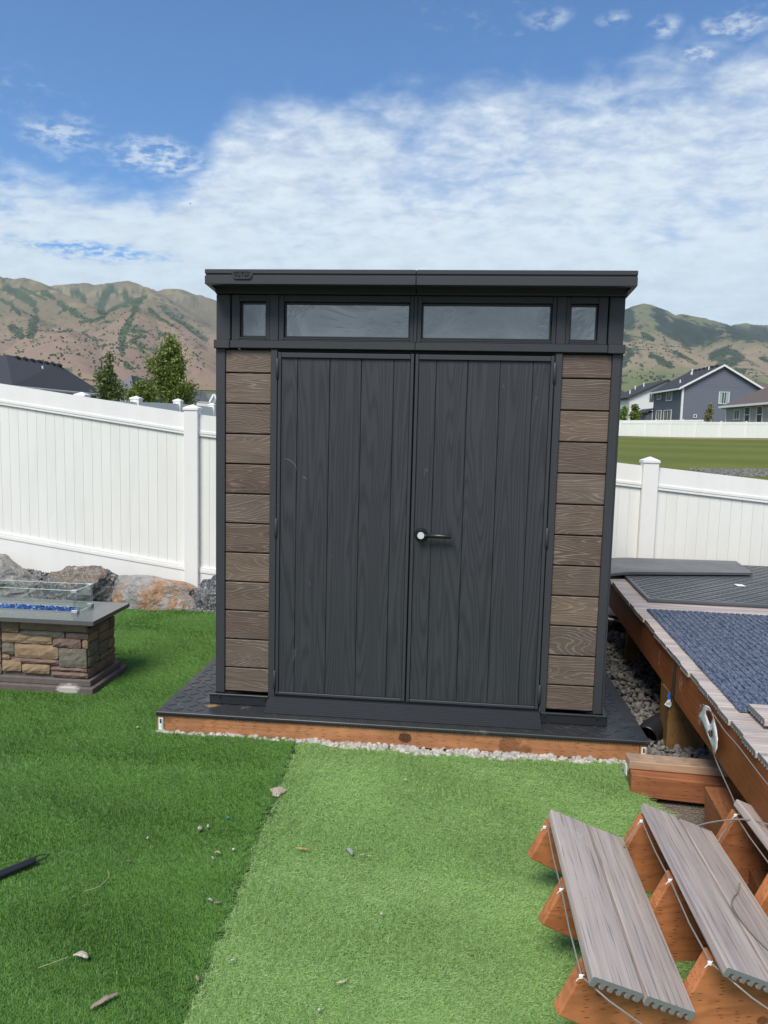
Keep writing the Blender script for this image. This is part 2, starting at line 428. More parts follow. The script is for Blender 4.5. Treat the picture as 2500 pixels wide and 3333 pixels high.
def m_backing(t, b):
    v = t.node('ShaderNodeTexCoord', out='Object'); n = t.noise(v, 90, 4, .7)
    t.put(b.inputs['Base Color'], t.mix(n, (.014, .030, .007), (.045, .075, .018))); b.inputs['Roughness'].default_value = .9
BACKING = material('turf_backing', m_backing)
def m_blade(lo, hi, thatch, rough=.42):
    def f(t, b):
        a = t.node('ShaderNodeAttribute', out='Fac', attribute_name='shade')
        z = t.node('ShaderNodeAttribute', out='Fac', attribute_name='tip')
        r = t.node('ShaderNodeObjectInfo', out='Random')
        wp = t.node('ShaderNodeNewGeometry', out='Position')
        big = t.noise(wp, 2.6, 3, .6)
        c = t.mix(a, lo, hi)
        c = t.mix(t.rng(big, .35, .7, 0, .30), c, tuple(q*.70 for q in lo))
        c = t.mix(t.math('MULTIPLY', r, .25), c, hi)
        c = t.mix(t.rng(a, .955, .96), c, thatch)
        t.put(b.inputs['Base Color'], c); b.inputs['Roughness'].default_value = rough
        b.inputs['Specular IOR Level'].default_value = .45
        tr = t.node('ShaderNodeBsdfTranslucent', {'Color': t.mix(.5, c, hi)})
        out = [n for n in t.n if n.type == 'OUTPUT_MATERIAL'][0]
        ms = t.node('ShaderNodeMixShader', {0: .22, 1: b.outputs[0], 2: tr}); t.l.new(ms, out.inputs[0])
    return f
BL_L = material('green_turf_blade', m_blade((.040, .110, .020), (.215, .430, .090), (.42, .44, .18)))  # nap leaning away; its shade is put into the darker blade colour
BL_R = material('nap_sheen_turf_blade', m_blade((.215, .395, .122), (.530, .755, .290), (.66, .68, .42), rough=.34))  # bright sheen of the nap put into paler blade colours

def m_peb(cols, b1=.5):
    def f(t, b):
        a = t.node('ShaderNodeAttribute', out='Fac', attribute_name='shade'); v = t.node('ShaderNodeTexCoord', out='Object')
        n = t.noise(v, 110, 4, .65)
        c = t.mix(t.rng(a, 0, .5, smooth=False), cols[0], cols[1]); c = t.mix(t.rng(a, .5, 1, smooth=False), c, cols[2])
        c = t.mix(t.rng(n, .4, .7, 0, b1), c, tuple(q*.45 for q in cols[0]))
        t.put(b.inputs['Base Color'], c); b.inputs['Roughness'].default_value = .8
        t.put(b.inputs['Normal'], t.bump(n, .4, .002))
    return f
PEBW = material('white_pebble', m_peb([(.34, .31, .275), (.56, .52, .465), (.40, .40, .405)]))
PEBG = material('grey_gravel', m_peb([(.11, .107, .10), (.23, .222, .205), (.165, .16, .152)]))
SLATE = material('slate_chip', m_peb([(.085, .09, .10), (.20, .205, .215), (.33, .33, .34)], .3))
def m_glassbead(t, b):
    a = t.node('ShaderNodeAttribute', out='Fac', attribute_name='shade')
    c = t.mix(t.rng(a, 0, .7), (.012, .045, .28), (.05, .16, .52)); c = t.mix(t.rng(a, .84, .90), c, (.45, .62, .78))
    t.put(b.inputs['Base Color'], c); b.inputs['Roughness'].default_value = .08; b.inputs['IOR'].default_value = 1.6
BEAD = material('blue_fire_glass', m_glassbead)
def m_clear(t, b):
    out = [n for n in t.n if n.type == 'OUTPUT_MATERIAL'][0]
    fr = t.node('ShaderNodeFresnel', {'IOR': 1.5}); tr = t.node('ShaderNodeBsdfTransparent', {'Color': (.965, .985, .98, 1)})
    gl = t.node('ShaderNodeBsdfGlossy', {'Color': (.9, 1, .98, 1), 'Roughness': .03})
    t.l.new(t.node('ShaderNodeMixShader', {0: t.math('MULTIPLY', fr, .55, clamp=True), 1: tr, 2: gl}), out.inputs[0])
CLEAR = material('clear_glass', m_clear)
GEDGE = material('green_glass_edge', base=(.10, .30, .26), rough=.12)
GEDGEP = material('pale_glass_edge', base=(.55, .66, .66), rough=.2)
ALU = material('grey_aluminium', base=(.55, .57, .58), rough=.35, metal=.4)
def m_slab(t, b):
    v = t.node('ShaderNodeTexCoord', out='Object'); n = t.noise(v, 35, 4, .6)
    t.put(b.inputs['Base Color'], t.mix(n, (.085, .088, .088), (.13, .133, .132))); b.inputs['Roughness'].default_value = .22
    b.inputs['Specular IOR Level'].default_value = .6
SLAB = material('polished_grey_stone', m_slab)
def m_stone(t, b):
    v = obj_vec(t); r = t.node('ShaderNodeAttribute', out='Color', attribute_name='tone')
    n = t.noise(v, 17, 5, .65); n2 = t.noise(v, 90, 4, .6)
    c = t.mix(t.rng(n, .35, .7, 0, .6), r, t.mix(1.0, r, (.55, .52, .50), 'MULTIPLY')); c = t.mix(t.rng(n2, .55, .75, 0, .35), c, (.40, .33, .24))
    t.put(b.inputs['Base Color'], c); b.inputs['Roughness'].default_value = .85
    t.put(b.inputs['Normal'], t.bump(t.math('ADD', n, t.math('MULTIPLY', n2, .3)), .7, .008))
STONE = material('cast_ledge_stone', m_stone)
def m_mould(t, b):
    v = t.node('ShaderNodeTexCoord', out='Object'); n = t.noise(v, 26, 5, .7)
    c = t.mix(n, (.085, .068, .062), (.165, .14, .13))
    L = t.vmath('LENGTH', t.scale(t.vmath('SUBTRACT', v, (-1.94, .25, .035)), 1, .3, 2.6), out=1)
    c = t.mix(t.rng(t.math('ADD', L, t.math('MULTIPLY', t.noise(t.scale(v, 30, 1, 90), 1, 4, .7), .10)), .125, .095, 0, .9), c, (.50, .47, .44))
    t.put(b.inputs['Base Color'], c); b.inputs['Roughness'].default_value = .85
    t.put(b.inputs['Normal'], t.bump(n, .5, .004))
MOULD = material('brown_cast_base', m_mould)
def boulder_mat(name, a, bcol, org, orgk, brown=0.0):
    def f(t, b):
        v = obj_vec(t, mul=31.0)
        n = t.noise(v, 3.2, 6, .68, .7); n2 = t.noise(v, 13, 6, .72, .8); n3 = t.noise(v, 45, 5, .7)
        c = t.mix(t.rng(n, .3, .7), a, bcol)
        o = t.rng(t.math('ADD', t.math('MULTIPLY', t.noise(t.vmath('ADD', v, (7, 3, 1)), 3.4, 5, .7, 1.0), .75), t.math('MULTIPLY', n2, .25)), .60-orgk*.16, .64-orgk*.16+.03)
        c = t.mix(t.math('MULTIPLY', o, .85), c, t.mix(n2, org, tuple(q*.5 for q in org)))
        nz = t.sep(t.node('ShaderNodeNewGeometry', out='Normal'))[2]
        if brown: c = t.mix(t.math('MULTIPLY', t.rng(t.math('ADD', nz, t.math('MULTIPLY', n2, .5)), .75, 1.0), brown), c, t.mix(n3, (.13, .088, .055), (.27, .20, .14)))
        vein = t.math('ABSOLUTE', t.math('SUBTRACT', t.noise(v, 5.0, 6, .75, 1.3), .5))
        c = t.mix(t.rng(vein, .016, .004, 0, .75), c, (.55, .54, .52))
        c = t.mix(t.rng(n2, .56, .66, 0, .75), c, (.62, .60, .57))
        c = t.mix(t.rng(n3, .60, .68, 0, .55), c, tuple(q*.3 for q in a))
        t.put(b.inputs['Base Color'], c); b.inputs['Roughness'].default_value = .8
        t.put(b.inputs['Normal'], t.bump(t.math('ADD', t.math('MULTIPLY', n2, 1.3), t.math('MULTIPLY', n3, .7)), 1.0, .03))
    return material(name, f)
ROCK_D = boulder_mat('dark_grey_boulder_rock', (.070, .075, .085), (.15, .155, .165), (.30, .22, .14), -.4, .8)
ROCK_O = boulder_mat('orange_streaked_boulder_rock', (.24, .24, .245), (.50, .48, .45), (.60, .31, .14), .80)
ROCK_M = boulder_mat('mottled_boulder_rock', (.18, .185, .19), (.46, .45, .42), (.55, .42, .24), .3, .25)
ROCK_B = boulder_mat('blue_grey_boulder_rock', (.060, .067, .080), (.115, .125, .145), (.2, .2, .2), -1)
WHITEP = material('white_plastic', base=(.82, .84, .84), rough=.4)
PRINT = material('black_print', base=(.02, .02, .02), rough=.6)
TEAL = material('green_print', base=(.10, .42, .33), rough=.6)
BLUEP = material('blue_print', base=(.02, .14, .55), rough=.5)
def m_tube(t, b):
    b.inputs['Base Color'].default_value = (.33, .31, .28, 1); b.inputs['Roughness'].default_value = .22
    b.inputs['Transmission Weight'].default_value = .35; b.inputs['IOR'].default_value = 1.35
CLEARTUBE = material('clear_vinyl_tube', m_tube)
DPIPE = material('black_corrugated_plastic', base=(.014, .015, .018), rough=.35)
FABR = material('black_landscape_fabric', base=(.018, .02, .024), rough=.8)
def m_bag(t, b):
    v = obj_vec(t); n = t.noise(v, 40, 4, .6, 1.0)
    t.put(b.inputs['Base Color'], t.mix(n, (.72, .75, .77), (.86, .87, .88))); b.inputs['Roughness'].default_value = .35
    t.put(b.inputs['Normal'], t.bump(n, .6, .006))
BAG = material('white_plastic_film', m_bag)

# ================================================================== GROUND
def smooth(a, b, x):
    t = min(1, max(0, (x-a)/(b-a))); return t*t*(3-2*t)
def G(x, y):
    dx, dy = x-CAM[0], y-CAM[1]; r = math.hypot(dx, dy)
    az = math.atan2(dx, dy)
    side = smooth(R(-12), R(8), az)             # the land falls away to the right beyond the fence
    far = np.interp(r, [0, 8, 14, 30, 60, 100, 300, 1000, 2000, 9000], [0, -.4, -.22, .50, 1.83, 2.9, 12, 62, 110, 140])
    farl = np.interp(r, [0, 8, 14, 30, 60, 100, 300, 1000, 2000, 9000], [0, .2, .3, .7, 1.5, 2.6, 10, 55, 110, 140])
    z = far*side+farl*(1-side)
    k = smooth(2.9, 4.2, y) if abs(x) < 12 else smooth(8, 14, r)
    near = -.035
    return near*(1-k)+z*k
def build_ground():
    radii = [0, 1, 2, 3, 4, 5, 6, 6.6, 7.2, 7.8, 8.5, 9.5, 11, 13, 16, 20, 26, 34, 44, 56, 70, 90, 120, 160, 220, 320, 480, 700, 1000, 1500, 2200, 3500]
    n = 240; V = []; F = []
    for r in radii:
        for k in range(n):
            a = 2*PI*k/n; x, y = CAM[0]+r*math.sin(a), CAM[1]+r*math.cos(a); V.append((x, y, G(x, y)))
    for i in range(len(radii)-1):
        for k in range(n): F.append((i*n+k, i*n+(k+1) % n, (i+1)*n+(k+1) % n, (i+1)*n+k))
    link('ground', pydata('ground', V, F, SOIL, smooth=True), kind='structure')
build_ground()

# ------------------------------------------------------------------ pebbles (loose gravel nobody could count)
def ico(sub_):
    bm = bmesh.new(); bmesh.ops.create_icosphere(bm, subdivisions=sub_, radius=1)
    v = np.array([q.co[:] for q in bm.verts]); f = np.array([[q.index for q in g.verts] for g in bm.faces]); bm.free(); return v, f
ICO1, ICO2 = ico(1), ico(2)
def rock_pile(name, pts, size, matl, seed, flat=1.0, base=ICO1, jitter=.28, smoothf=False, **kw):
    """pts: list of (x, y, z); one mesh of small irregular stones"""
    rs = np.random.RandomState(seed); bv, bf = base; n = len(pts); nv = len(bv)
    P = np.array(pts, float); S = rs.uniform(size[0], size[1], n)
    sc3 = rs.uniform(.65, 1.25, (n, 3)); sc3[:, 2] *= flat
    V = bv[None]*(1+rs.uniform(-jitter, jitter, (n, nv, 1)))*sc3[:, None]
    ang = rs.uniform(0, 2*PI, (n, 3)); ang[:, :2] = (ang[:, :2]-PI)*.35
    for ax, (i, j) in ((0, (1, 2)), (1, (0, 2)), (2, (0, 1))):
        c, s = np.cos(ang[:, ax])[:, None], np.sin(ang[:, ax])[:, None]
        a, b_ = V[..., i].copy(), V[..., j].copy(); V[..., i] = a*c-b_*s; V[..., j] = a*s+b_*c
    V = V*S[:, None, None]+P[:, None]
    F = bf[None]+(np.arange(n)*nv)[:, None, None]
    me = pydata(name, V.reshape(-1, 3), F.reshape(-1, 3), matl, smooth=smoothf)
    at_ = me.attributes.new('shade', 'FLOAT', 'FACE'); at_.data.foreach_set('value', np.repeat(rs.rand(n), len(bf)).astype(np.float32))
    return link(name, me, **kw)

# ================================================================== PLATFORM
FY = -0.17                           # front face of the platform
plat = thing('shed_platform', 'low platform of reddish incised timber under the dark shed', 'platform', (0, FY, 0))
MB().box(-1.196, 1.133, FY, FY+.038, .003, .089, c=.002).obj('front_beam', BEAM, plat)
MB().box(-1.236, -1.198, FY+.001, 2.02, .003, .089, c=.002).obj('side_beam', BEAM_Y, plat)
MB().box(1.135, 1.173, FY+.001, 2.02, .003, .089, c=.002).obj('side_beam', BEAM_Y, plat)
MB().box(-1.196, 1.133, 1.98, 2.018, .003, .089, c=.002).obj('rear_beam', BEAM, plat)
for jx in np.linspace(-.8, .8, 5): MB().box(jx-.019, jx+.019, FY+.04, 1.978, .003, .089).obj('joist', BEAM_Y, plat)
def lumber_tag(x, z0, z1, w, y, parent, flip=False):
    tg = MB().box(x-w/2, x+w/2, y-.0022, y-.0006, z0, z1).obj('tag', WHITEP, parent)
    h = z1-z0; b = MB()
    for q in (.78, .82, .85, .90): b.box(x-w*.22, x+w*.14, y-.0034, y-.0024, z0+h*q-.0008, z0+h*q+.0012)
    for q in (.60, .645, .69, .735): b.box(x-w*.20, x+w*.16, y-.0034, y-.0024, z0+h*q-.0012, z0+h*q+.0012)
    b.box(x-w*.05, x+w*.05, y-.0034, y-.0024, z0+h*.28, z0+h*.31)
    sub('barcode', b.mesh('barcode', PRINT), tg)
    g = MB().box(x+w*.24, x+w*.40, y-.0034, y-.0024, z0+h*.06, z0+h*.9)
    sub('stripe', g.mesh('stripe', TEAL), tg)
lumber_tag(-1.217, .010, .076, .022, FY+.001, plat)
lumber_tag(1.153, .012, .078, .022, FY+.001, plat)

def mat_ribs(mb, x0, x1, y0, y1, z, pitch, L, w, h, skip=None, rot=0, mi=1):
    """herringbone rows of raised bars"""
    ny = int((y1-y0)/pitch); nx = int((x1-x0)/pitch)
    ca, sa = math.cos(rot), math.sin(rot); cx0, cy0 = (x0+x1)/2, (y0+y1)/2
    for j in range(ny):
        for i in range(nx):
            cx, cy = x0+pitch*(i+.5), y0+pitch*(j+.5)
            if skip and skip(cx, cy): continue
            a = R(38) if (i+j) % 2 else R(-38)
            c, s = math.cos(a), math.sin(a)
            def q(u, v, zz): return (cx+u*c-v*s, cy+u*s+v*c, zz)
            vs = [q(-L/2, -w/2, z), q(L/2, -w/2, z), q(L/2, w/2, z), q(-L/2, w/2, z), q(-L/2+w/2, -w/6, z+h), q(L/2-w/2, -w/6, z+h), q(L/2-w/2, w/6, z+h), q(-L/2+w/2, w/6, z+h)]
            mb.add(vs, [(4, 5, 6, 7), (0, 1, 5, 4), (1, 2, 6, 5), (2, 3, 7, 6), (3, 0, 4, 7)], mi)
m = MB(); rs = random.Random(3)
# scalloped underside along the front edge
x = -1.24
m.box(-1.24, 1.178, FY-.008, 2.03, .0955, .110, c=.0025)
while x < 1.17:
    w = rs.uniform(.010, .014); m.box(x+.001, x+w, FY-.0075, FY+.05, .0892, .0953); x += w+.0035
MB.ribs = None
mat_ribs(m, -1.22, 1.16, -.16, 2.0, .1098, .056, .050, .0062, .0026, skip=lambda x, y: abs(x) < .93 and y > .06)
o = m.obj('rubber_mat', [MAT1, RIB], label='black diamond tread rubber mat lying on the platform under the shed', cat='rubber mat')

# ================================================================== SHED
shed = thing('garden_shed', 'large charcoal resin garden shed with brown plank side panels and double doors', 'shed', (0, 0, .11))
def S(name, mb, mats=RESIN, parent=shed, **kw): return mb.obj(name, mats, parent, **kw)
Z0 = .111; PW = .2286; P = .1513; ZT = 1.928
# corner posts and inner jambs
for s in (-1, 1):
    xs = sorted((s*.942, s*.983)); S('corner_post', MB().box(xs[0], xs[1], .002, .045, Z0+.05, ZT, c=.003))
    S('corner_edge', MB().box(*sorted((s*.984, s*.992)), .012, .05, Z0+.05, ZT))
    S('jamb', MB().box(*sorted((s*.709, s*.676)), -.003, .04, Z0+.045, ZT, c=.002))
    # side wall planks
    for k in range(12):
        zt = 1.8106-P*(k-1); zb = zt-P
        zt = min(zt, ZT); zb = max(zb, Z0+.055)
        S('side_plank', MB().box(*sorted((s*.955, s*.981)), .051, 2.03, zb+.003, zt-.003, c=.002), PLANK)
    S('gap_light_block', MB().box(-.03, .03, .0405, .048, Z0+.05, ZT), BLACKISH) if s < 0 else None  # dark strip added behind the door gap to block light showing through
    # front planks
    for k in range(12):
        zt = min(1.8106-P*(k-1), ZT-.002); zb = max(1.8106-P*k, Z0+.058)
        S('plank', MB().box(*sorted((s*.9415, s*.7095)), .010, .028, zb+.0033, zt-.0033, c=.003), PLANK)
    S('plank_backing', MB().box(*sorted((s*.9415, s*.7095)), .029, .036, Z0+.05, ZT), BLACKISH)
    S('rear_corner_post', MB().box(*sorted((s*.942, s*.986)), 2.031, 2.07, Z0+.05, ZT, c=.003))
    # base rail
    xr = (-1.012, -.700) if s < 0 else (.682, 1.004)
    br = MB(); br.box(xr[0], xr[1], -.030, .0, Z0+.001, Z0+.050, c=.003); br.box(xr[0], xr[1], -.034, -.024, Z0+.046, Z0+.056, c=.002)
    o = S('base_rail', br, RAIL)
    for xx in ((-.958, -.722) if s < 0 else (.70, .955)):
        sub('screw', MB().cyl((xx, -.0345, Z0+.047), (0, -1, 0), .0065, .005, 10).mesh('screw', RAIL), o)
    S('base_rail', MB().box(*sorted((s*.993, s*1.012)), .002, 2.08, Z0+.001, Z0+.05), RAIL)
S('rear_wall', MB().box(-.94, .94, 2.032, 2.06, Z0+.02, ZT)); S('interior_floor', MB().box(-.93, .93, .06, 2.03, Z0, Z0+.012), RAIL)
# sill ramp
rp = MB(); prof = [(-.118, .1135), (-.022, .158), (.03, .163), (.03, .112), (-.118, .1115)]
rp.prism(prof, 'x', -.703, .679)
for q in np.linspace(.03, .97, 9):
    y = -.118+.096*q; z = .1135+.0445*q
    rp.prism([(y-.0030, z-.0005), (y-.0015, z+.0038), (y+.0025, z+.0050), (y+.0035, z+.0010)], 'x', -.702, .678)
S('ramp', rp, RAIL)
S('sill', MB().box(-.675, .675, -.001, .04, .1635, .168), RAIL)
# belt
S('belt', MB().box(-.914, .003, -.012, .03, 1.9315, 1.968, c=.002)); S('belt', MB().box(.0045, .914, -.012, .03, 1.9315, 1.968, c=.002))
for s in (-1, 1):
    S('belt_corner', MB().box(*sorted((s*.9155, s*.996)), -.017, .06, 1.928, 1.970, c=.003))
    S('belt_side', MB().box(*sorted((s*.982, s*.996)), .061, 2.07, 1.930, 1.968))
    S('upper_corner', MB().box(*sorted((s*.9155, s*.986)), -.003, .05, 1.9705, 2.190, c=.003))
    S('upper_side', MB().box(*sorted((s*.955, s*.982)), .051, 2.03, 1.9705, 2.10))
S('header_gap', MB().box(-.67, .67, .012, .04, 1.917, 1.931), BLACKISH)
# window band
def frame(x0, x1, z0, z1, ix0, ix1, iz0, iz1, y0=.0, y1=.034):
    f = MB(); e = .0
    f.box(x0, ix0, y0, y1, z0, z1, c=.002); f.box(ix1, x1, y0, y1, z0, z1, c=.002)
    f.box(ix0+.0005, ix1-.0005, y0+.0006, y1, z0, iz0, c=.002); f.box(ix0+.0005, ix1-.0005, y0+.0006, y1, iz1, z1, c=.002)
    # raised bead round the opening
    for (a, b_, c_, d_) in ((ix0-.006, ix0, iz0-.006, iz1+.006), (ix1, ix1+.006, iz0-.006, iz1+.006)): f.box(a, b_, y0-.0015, y0+.002, c_, d_)
    for (c_, d_) in ((iz0-.006, iz0), (iz1, iz1+.006)): f.box(ix0, ix1, y0-.0015, y0+.002, c_, d_)
    return f
wins = [(-.909, -.716, -.868, -.734), (-.672, -.006, -.647, -.024), (.010, .672, .030, .652), (.716, .909, .734, .866)]
for i, (x0, x1, a, b_) in enumerate(wins):
    w = S('window', frame(x0, x1, 1.9695, 2.190, a, b_, 1.985, 2.160))
    sub('inner_frame', frame(a+.001, b_-.001, 1.9865, 2.1585, a+.009, b_-.009, 1.995, 2.1475, .020, .031).mesh('inner_frame', RESIN), w)
    pm = MB(); n = 14; zz = (1.9955, 2.147); xx = np.linspace(a+.0085, b_-.0085, n)
    g = [(x_, .0255+.0012*math.sin(i*3+x_*19), z_) for z_ in zz for x_ in xx]
    g += [(x_, .0285, z_) for z_ in zz for x_ in xx]
    fs = [[k, k+1, n+k+1, n+k] for k in range(n-1)]+[[2*n+k, 3*n+k, 3*n+k+1, 2*n+k+1] for k in range(n-1)]
    pm.add(g, fs, 0, True); sub('pane', pm.mesh('pane', PANE), w)
for (a, b_) in ((-.7155, -.6725), (-.0055, .0095), (.6725, .7155)): S('mullion', MB().box(a, b_, -.006, .034, 1.969, 2.190, c=.002))
S('head_rail', MB().box(-.986, .0025, -.022, .04, 2.1925, 2.236, c=.003)); S('head_rail', MB().box(.0035, .990, -.022, .04, 2.1925, 2.236, c=.003))
S('head_rail_lip', MB().box(-.984, .988, -.012, .03, 2.1905, 2.1955), BLACKISH)
# side gables closing in under the sloping roof
for s in (-1, 1):
    S('gable_panel', MB().prism([(.051, 2.1005), (2.03, 2.07), (2.03, 2.09), (.051, 2.225)], 'x', *sorted((s*.953, s*.975))))
# roof: slab falling to the rear, fascia in two lengths
drop = .16
def roofpoly(y0, y1, zt, th):
    f = lambda y: zt-drop*(y+.13)/2.4
    return [(y0, f(y0)-th), (y1, f(y1)-th), (y1, f(y1)), (y0, f(y0))]
roof = S('roof', MB().prism(roofpoly(-.125, 2.22, 2.281, .05), 'x', -.996, 1.003))
for (a, b_, gs) in ((-1.0, .0065, (-.864, -.768)), (.0085, 1.007, None)):
    fm = MB(); yf = -.134
    fm.box(a, b_, yf, yf+.025, 2.2135, 2.2545, c=.0025)                   # lower face
    fm.box(a, b_, yf+.0005, yf+.025, 2.2625, 2.2835, c=.0025)                # upper lip
    fm.box(a+.004, b_-.001, yf+.006, yf+.024, 2.252, 2.265)                  # recessed line between
    if gs: fm.box(gs[0]-.004, gs[1]+.004, yf, yf+.0055, 2.2535, 2.2635)
    fo = sub('fascia', fm.mesh('fascia', RESIN), roof)
    if gs: FASC = fo
for s, xe in ((-1, -1.0), (1, 1.007)):
    sub('side_fascia', MB().prism(roofpoly(-.108, 2.23, 2.2815, .066), 'x', *sorted((xe, xe-s*.020))).mesh('side_fascia', RESIN), roof)
# underside lip running back and in
for s, xe in ((-1, -.979), (1, .986)):
    pass
# embossed emblem
em = MB(); cx, cz, hw, hh = -.816, 2.2555, .048, .0185; ring = []
for k in range(40):
    a = 2*PI*k/40; r0 = hh
    ring.append((cx+math.copysign(hw-r0, math.cos(a))+r0*math.cos(a) if abs(math.cos(a)) > 1e-6 else cx, cz+r0*math.sin(a)))
def stad(k_): return [(cx+math.copysign(hw-hh, math.cos(2*PI*(k+.5)/40))+(hh-k_)*math.cos(2*PI*(k+.5)/40), cz+(hh-k_)*math.sin(2*PI*(k+.5)/40)) for k in range(40)]
em.prism(stad(0), 'y', -.1375, -.1335)
emb = sub('emblem', em.mesh('emblem', RESIN), roof)
rim = MB(); A, B_ = stad(.0005), stad(.0042); n = 40
for (y) in (-.1375,):
    vs = [(p[0], y, p[1]) for p in A]+[(p[0], y, p[1]) for p in B_]+[(p[0], y-.0028, p[1]) for p in A]+[(p[0], y-.0028, p[1]) for p in B_]
    fs = []
    for k in range(n):
        j = (k+1) % n; fs += [[2*n+k, 2*n+j, 3*n+j, 3*n+k], [k, j, 2*n+j, 2*n+k], [n+k, n+j, 3*n+j, 3*n+k]]
    rim.add(vs, fs)
sub('emblem_rim', rim.mesh('emblem_rim', RESIN), roof)
fc = bpy.data.curves.new('lettering', 'FONT'); fc.body = 'KeTeR'; fc.size = .0235; fc.extrude = .0016; fc.offset = .0004; fc.align_x = 'CENTER'; fc.align_y = 'CENTER'; fc.space_character = 1.02
fo = bpy.data.objects.new('lettering_curve', fc); COL.objects.link(fo); bpy.context.view_layer.update()
lm_ = bpy.data.meshes.new_from_object(fo.evaluated_get(bpy.context.evaluated_depsgraph_get())); bpy.data.objects.remove(fo)
lm_.transform(Matrix.Translation((cx, -.1385, cz)) @ Matrix.Rotation(PI/2, 4, 'X') @ Matrix.Diagonal((1.12, 1, 1, 1)))
lm_.materials.clear(); lm_.materials.append(RAIL); lm_.name = 'lettering'
sub('lettering', lm_, roof)

# doors
SCUFF = material('chalky_scuff', base=(.17, .18, .19), rough=.9)
def make_door(x0, x1, seams, hinge_x):
    z0, z1 = .171, 1.914; fw = .016
    d = MB(); d.box(x0+fw, x1-fw, .014, .030, z0+fw, z1-.02)
    door = S('door', d, BLACKISH)
    def D(nm, mb, m_=RESIN): return sub(nm, mb.mesh(nm, m_), door)
    D('stile', MB().box(x0, x0+fw, -.006, .03, z0, z1, c=.002)); D('stile', MB().box(x1-fw, x1, -.006, .03, z0, z1, c=.002))
    D('top_rail', MB().box(x0+fw+.001, x1-fw-.001, -.008, .03, z1-.026, z1-.002, c=.002)); D('bottom_rail', MB().box(x0+fw+.001, x1-fw-.001, -.006, .03, z0, z0+.014, c=.002))
    xs = [x0+fw]+list(seams)+[x1-fw]
    for a, b_ in zip(xs[:-1], xs[1:]):
        D('board', MB().box(a+.0009, b_-.0009, .002, .0135, z0+.0145, z1-.0265, c=.0022), DOOR)
    for zc in (1.835, 1.04, .25):
        D('hinge', MB().tube([(hinge_x, -.008, zc-.047), (hinge_x, -.008, zc-.045), (hinge_x, -.008, zc+.045), (hinge_x, -.008, zc+.047)], .0075, 10, rs=[.005, .0075, .0075, .005]).box(hinge_x-.012, hinge_x+.012, -.004, .004, zc-.04, zc+.04))
    return door
ld = make_door(-.672, .0005, (-.574, -.413, -.256, -.097), -.6745)
rd = make_door(.0075, .671, (.110, .262, .417, .573), .6735)
def disc(mb, cx, cz, y0, y1, r0, r1, n=28):
    ring = lambda r, y: [(cx+r*math.cos(2*PI*k/n), y, cz+r*math.sin(2*PI*k/n)) for k in range(n)]
    mb.add(ring(r0, y0)+ring(r1, y1), [[k, (k+1) % n, n+(k+1) % n, n+k] for k in range(n)]+[list(range(n, 2*n))], 0, False)
for nm, dr, P_ in ((0, 'l', [(-.640, 1.391), (-.615, 1.386), (-.590, 1.368), (-.581, 1.357), (-.5725, 1.333)]), (1, 'l', [(-.545, 1.302), (-.530, 1.297), (-.520, 1.288)]), (2, 'l', [(-.560, .421), (-.574, .402), (-.568, .386), (-.578, .366), (-.573, .353)]), (3, 'r', [(.590, 1.700), (.600, 1.722)]), (4, 'r', [(.430, 1.775), (.442, 1.752)]), (5, 'l', [(-.502, .770), (-.498, .748)])):
    m_ = MB(); m_.tube([(x_, .0019, z_) for x_, z_ in P_], .001, 6, rs=[.0004]+[.0014 if nm != 1 else .0022]*(len(P_)-2)+[.0004] if len(P_) > 2 else [.0012, .0006])
    sub('scuff', m_.mesh('scuff', SCUFF), rd if dr == 'r' else ld)
hx, hz = .060, 1.032
hm = MB(); disc(hm, hx, hz, .001, -.007, .034, .033); disc(hm, hx, hz, -.007, -.010, .030, .027); disc(hm, hx, hz, -.010, -.040, .0205, .0195)
sub('handle_rosette', hm.mesh('handle_rosette', HANDLE), rd)
lv = MB(); lv.tube([(hx+.012, -.034, hz), (hx+.032, -.034, hz), (hx+.034, -.034, hz), (hx+.145, -.034, hz-.0015), (hx+.148, -.034, hz-.0015)], .011, 16, rs=[.008, .008, .0112, .0112, .0095])
sub('handle_lever', lv.mesh('handle_lever', HANDLE), rd)
kn = MB(); disc(kn, hx, hz, -.0395, -.0435, .0175, .0165); sub('lock_button', kn.mesh('lock_button', SILVER), rd)

# pebbles along the front of the platform
rs = np.random.RandomState(5)
pts = []
for _ in range(760):
    x = rs.uniform(-1.26, 1.2) if rs.rand() < .6 else rs.uniform(-.45, .75)
    w = .030+.030*max(0, math.sin(x*2.2+1.2))+.022*smooth(-.45, -.1, x)+.012*math.sin(x*17)
    y = FY-.004-rs.uniform(0, 1)*max(.014, w); pts.append((x, y, rs.uniform(-.002, .009)))
rock_pile('pebble_bed', pts, (.0095, .0185), PEBW, 1, .75, base=ICO2, jitter=.10, kind='stuff', label='white and grey pebbles packed along the platform front', cat='pebbles')
pts = []
while len(pts) < 5200:
    y = rs.uniform(-.62, 2.75); x = rs.uniform(1.18, 1.5+.9*max(0, min(1, (y+.1)/1.2))) if y > -.2 else rs.uniform(1.0, 1.5)
    if y < -.2 and (rs.rand() < .8 or y < -.36): continue
    pts.append((x, y, rs.uniform(-.028, .012)))
rock_pile('gravel_bed', pts, (.010, .022), PEBG, 2, .75, base=ICO1, kind='stuff', label='grey angular gravel between the shed platform and the raised deck', cat='gravel')

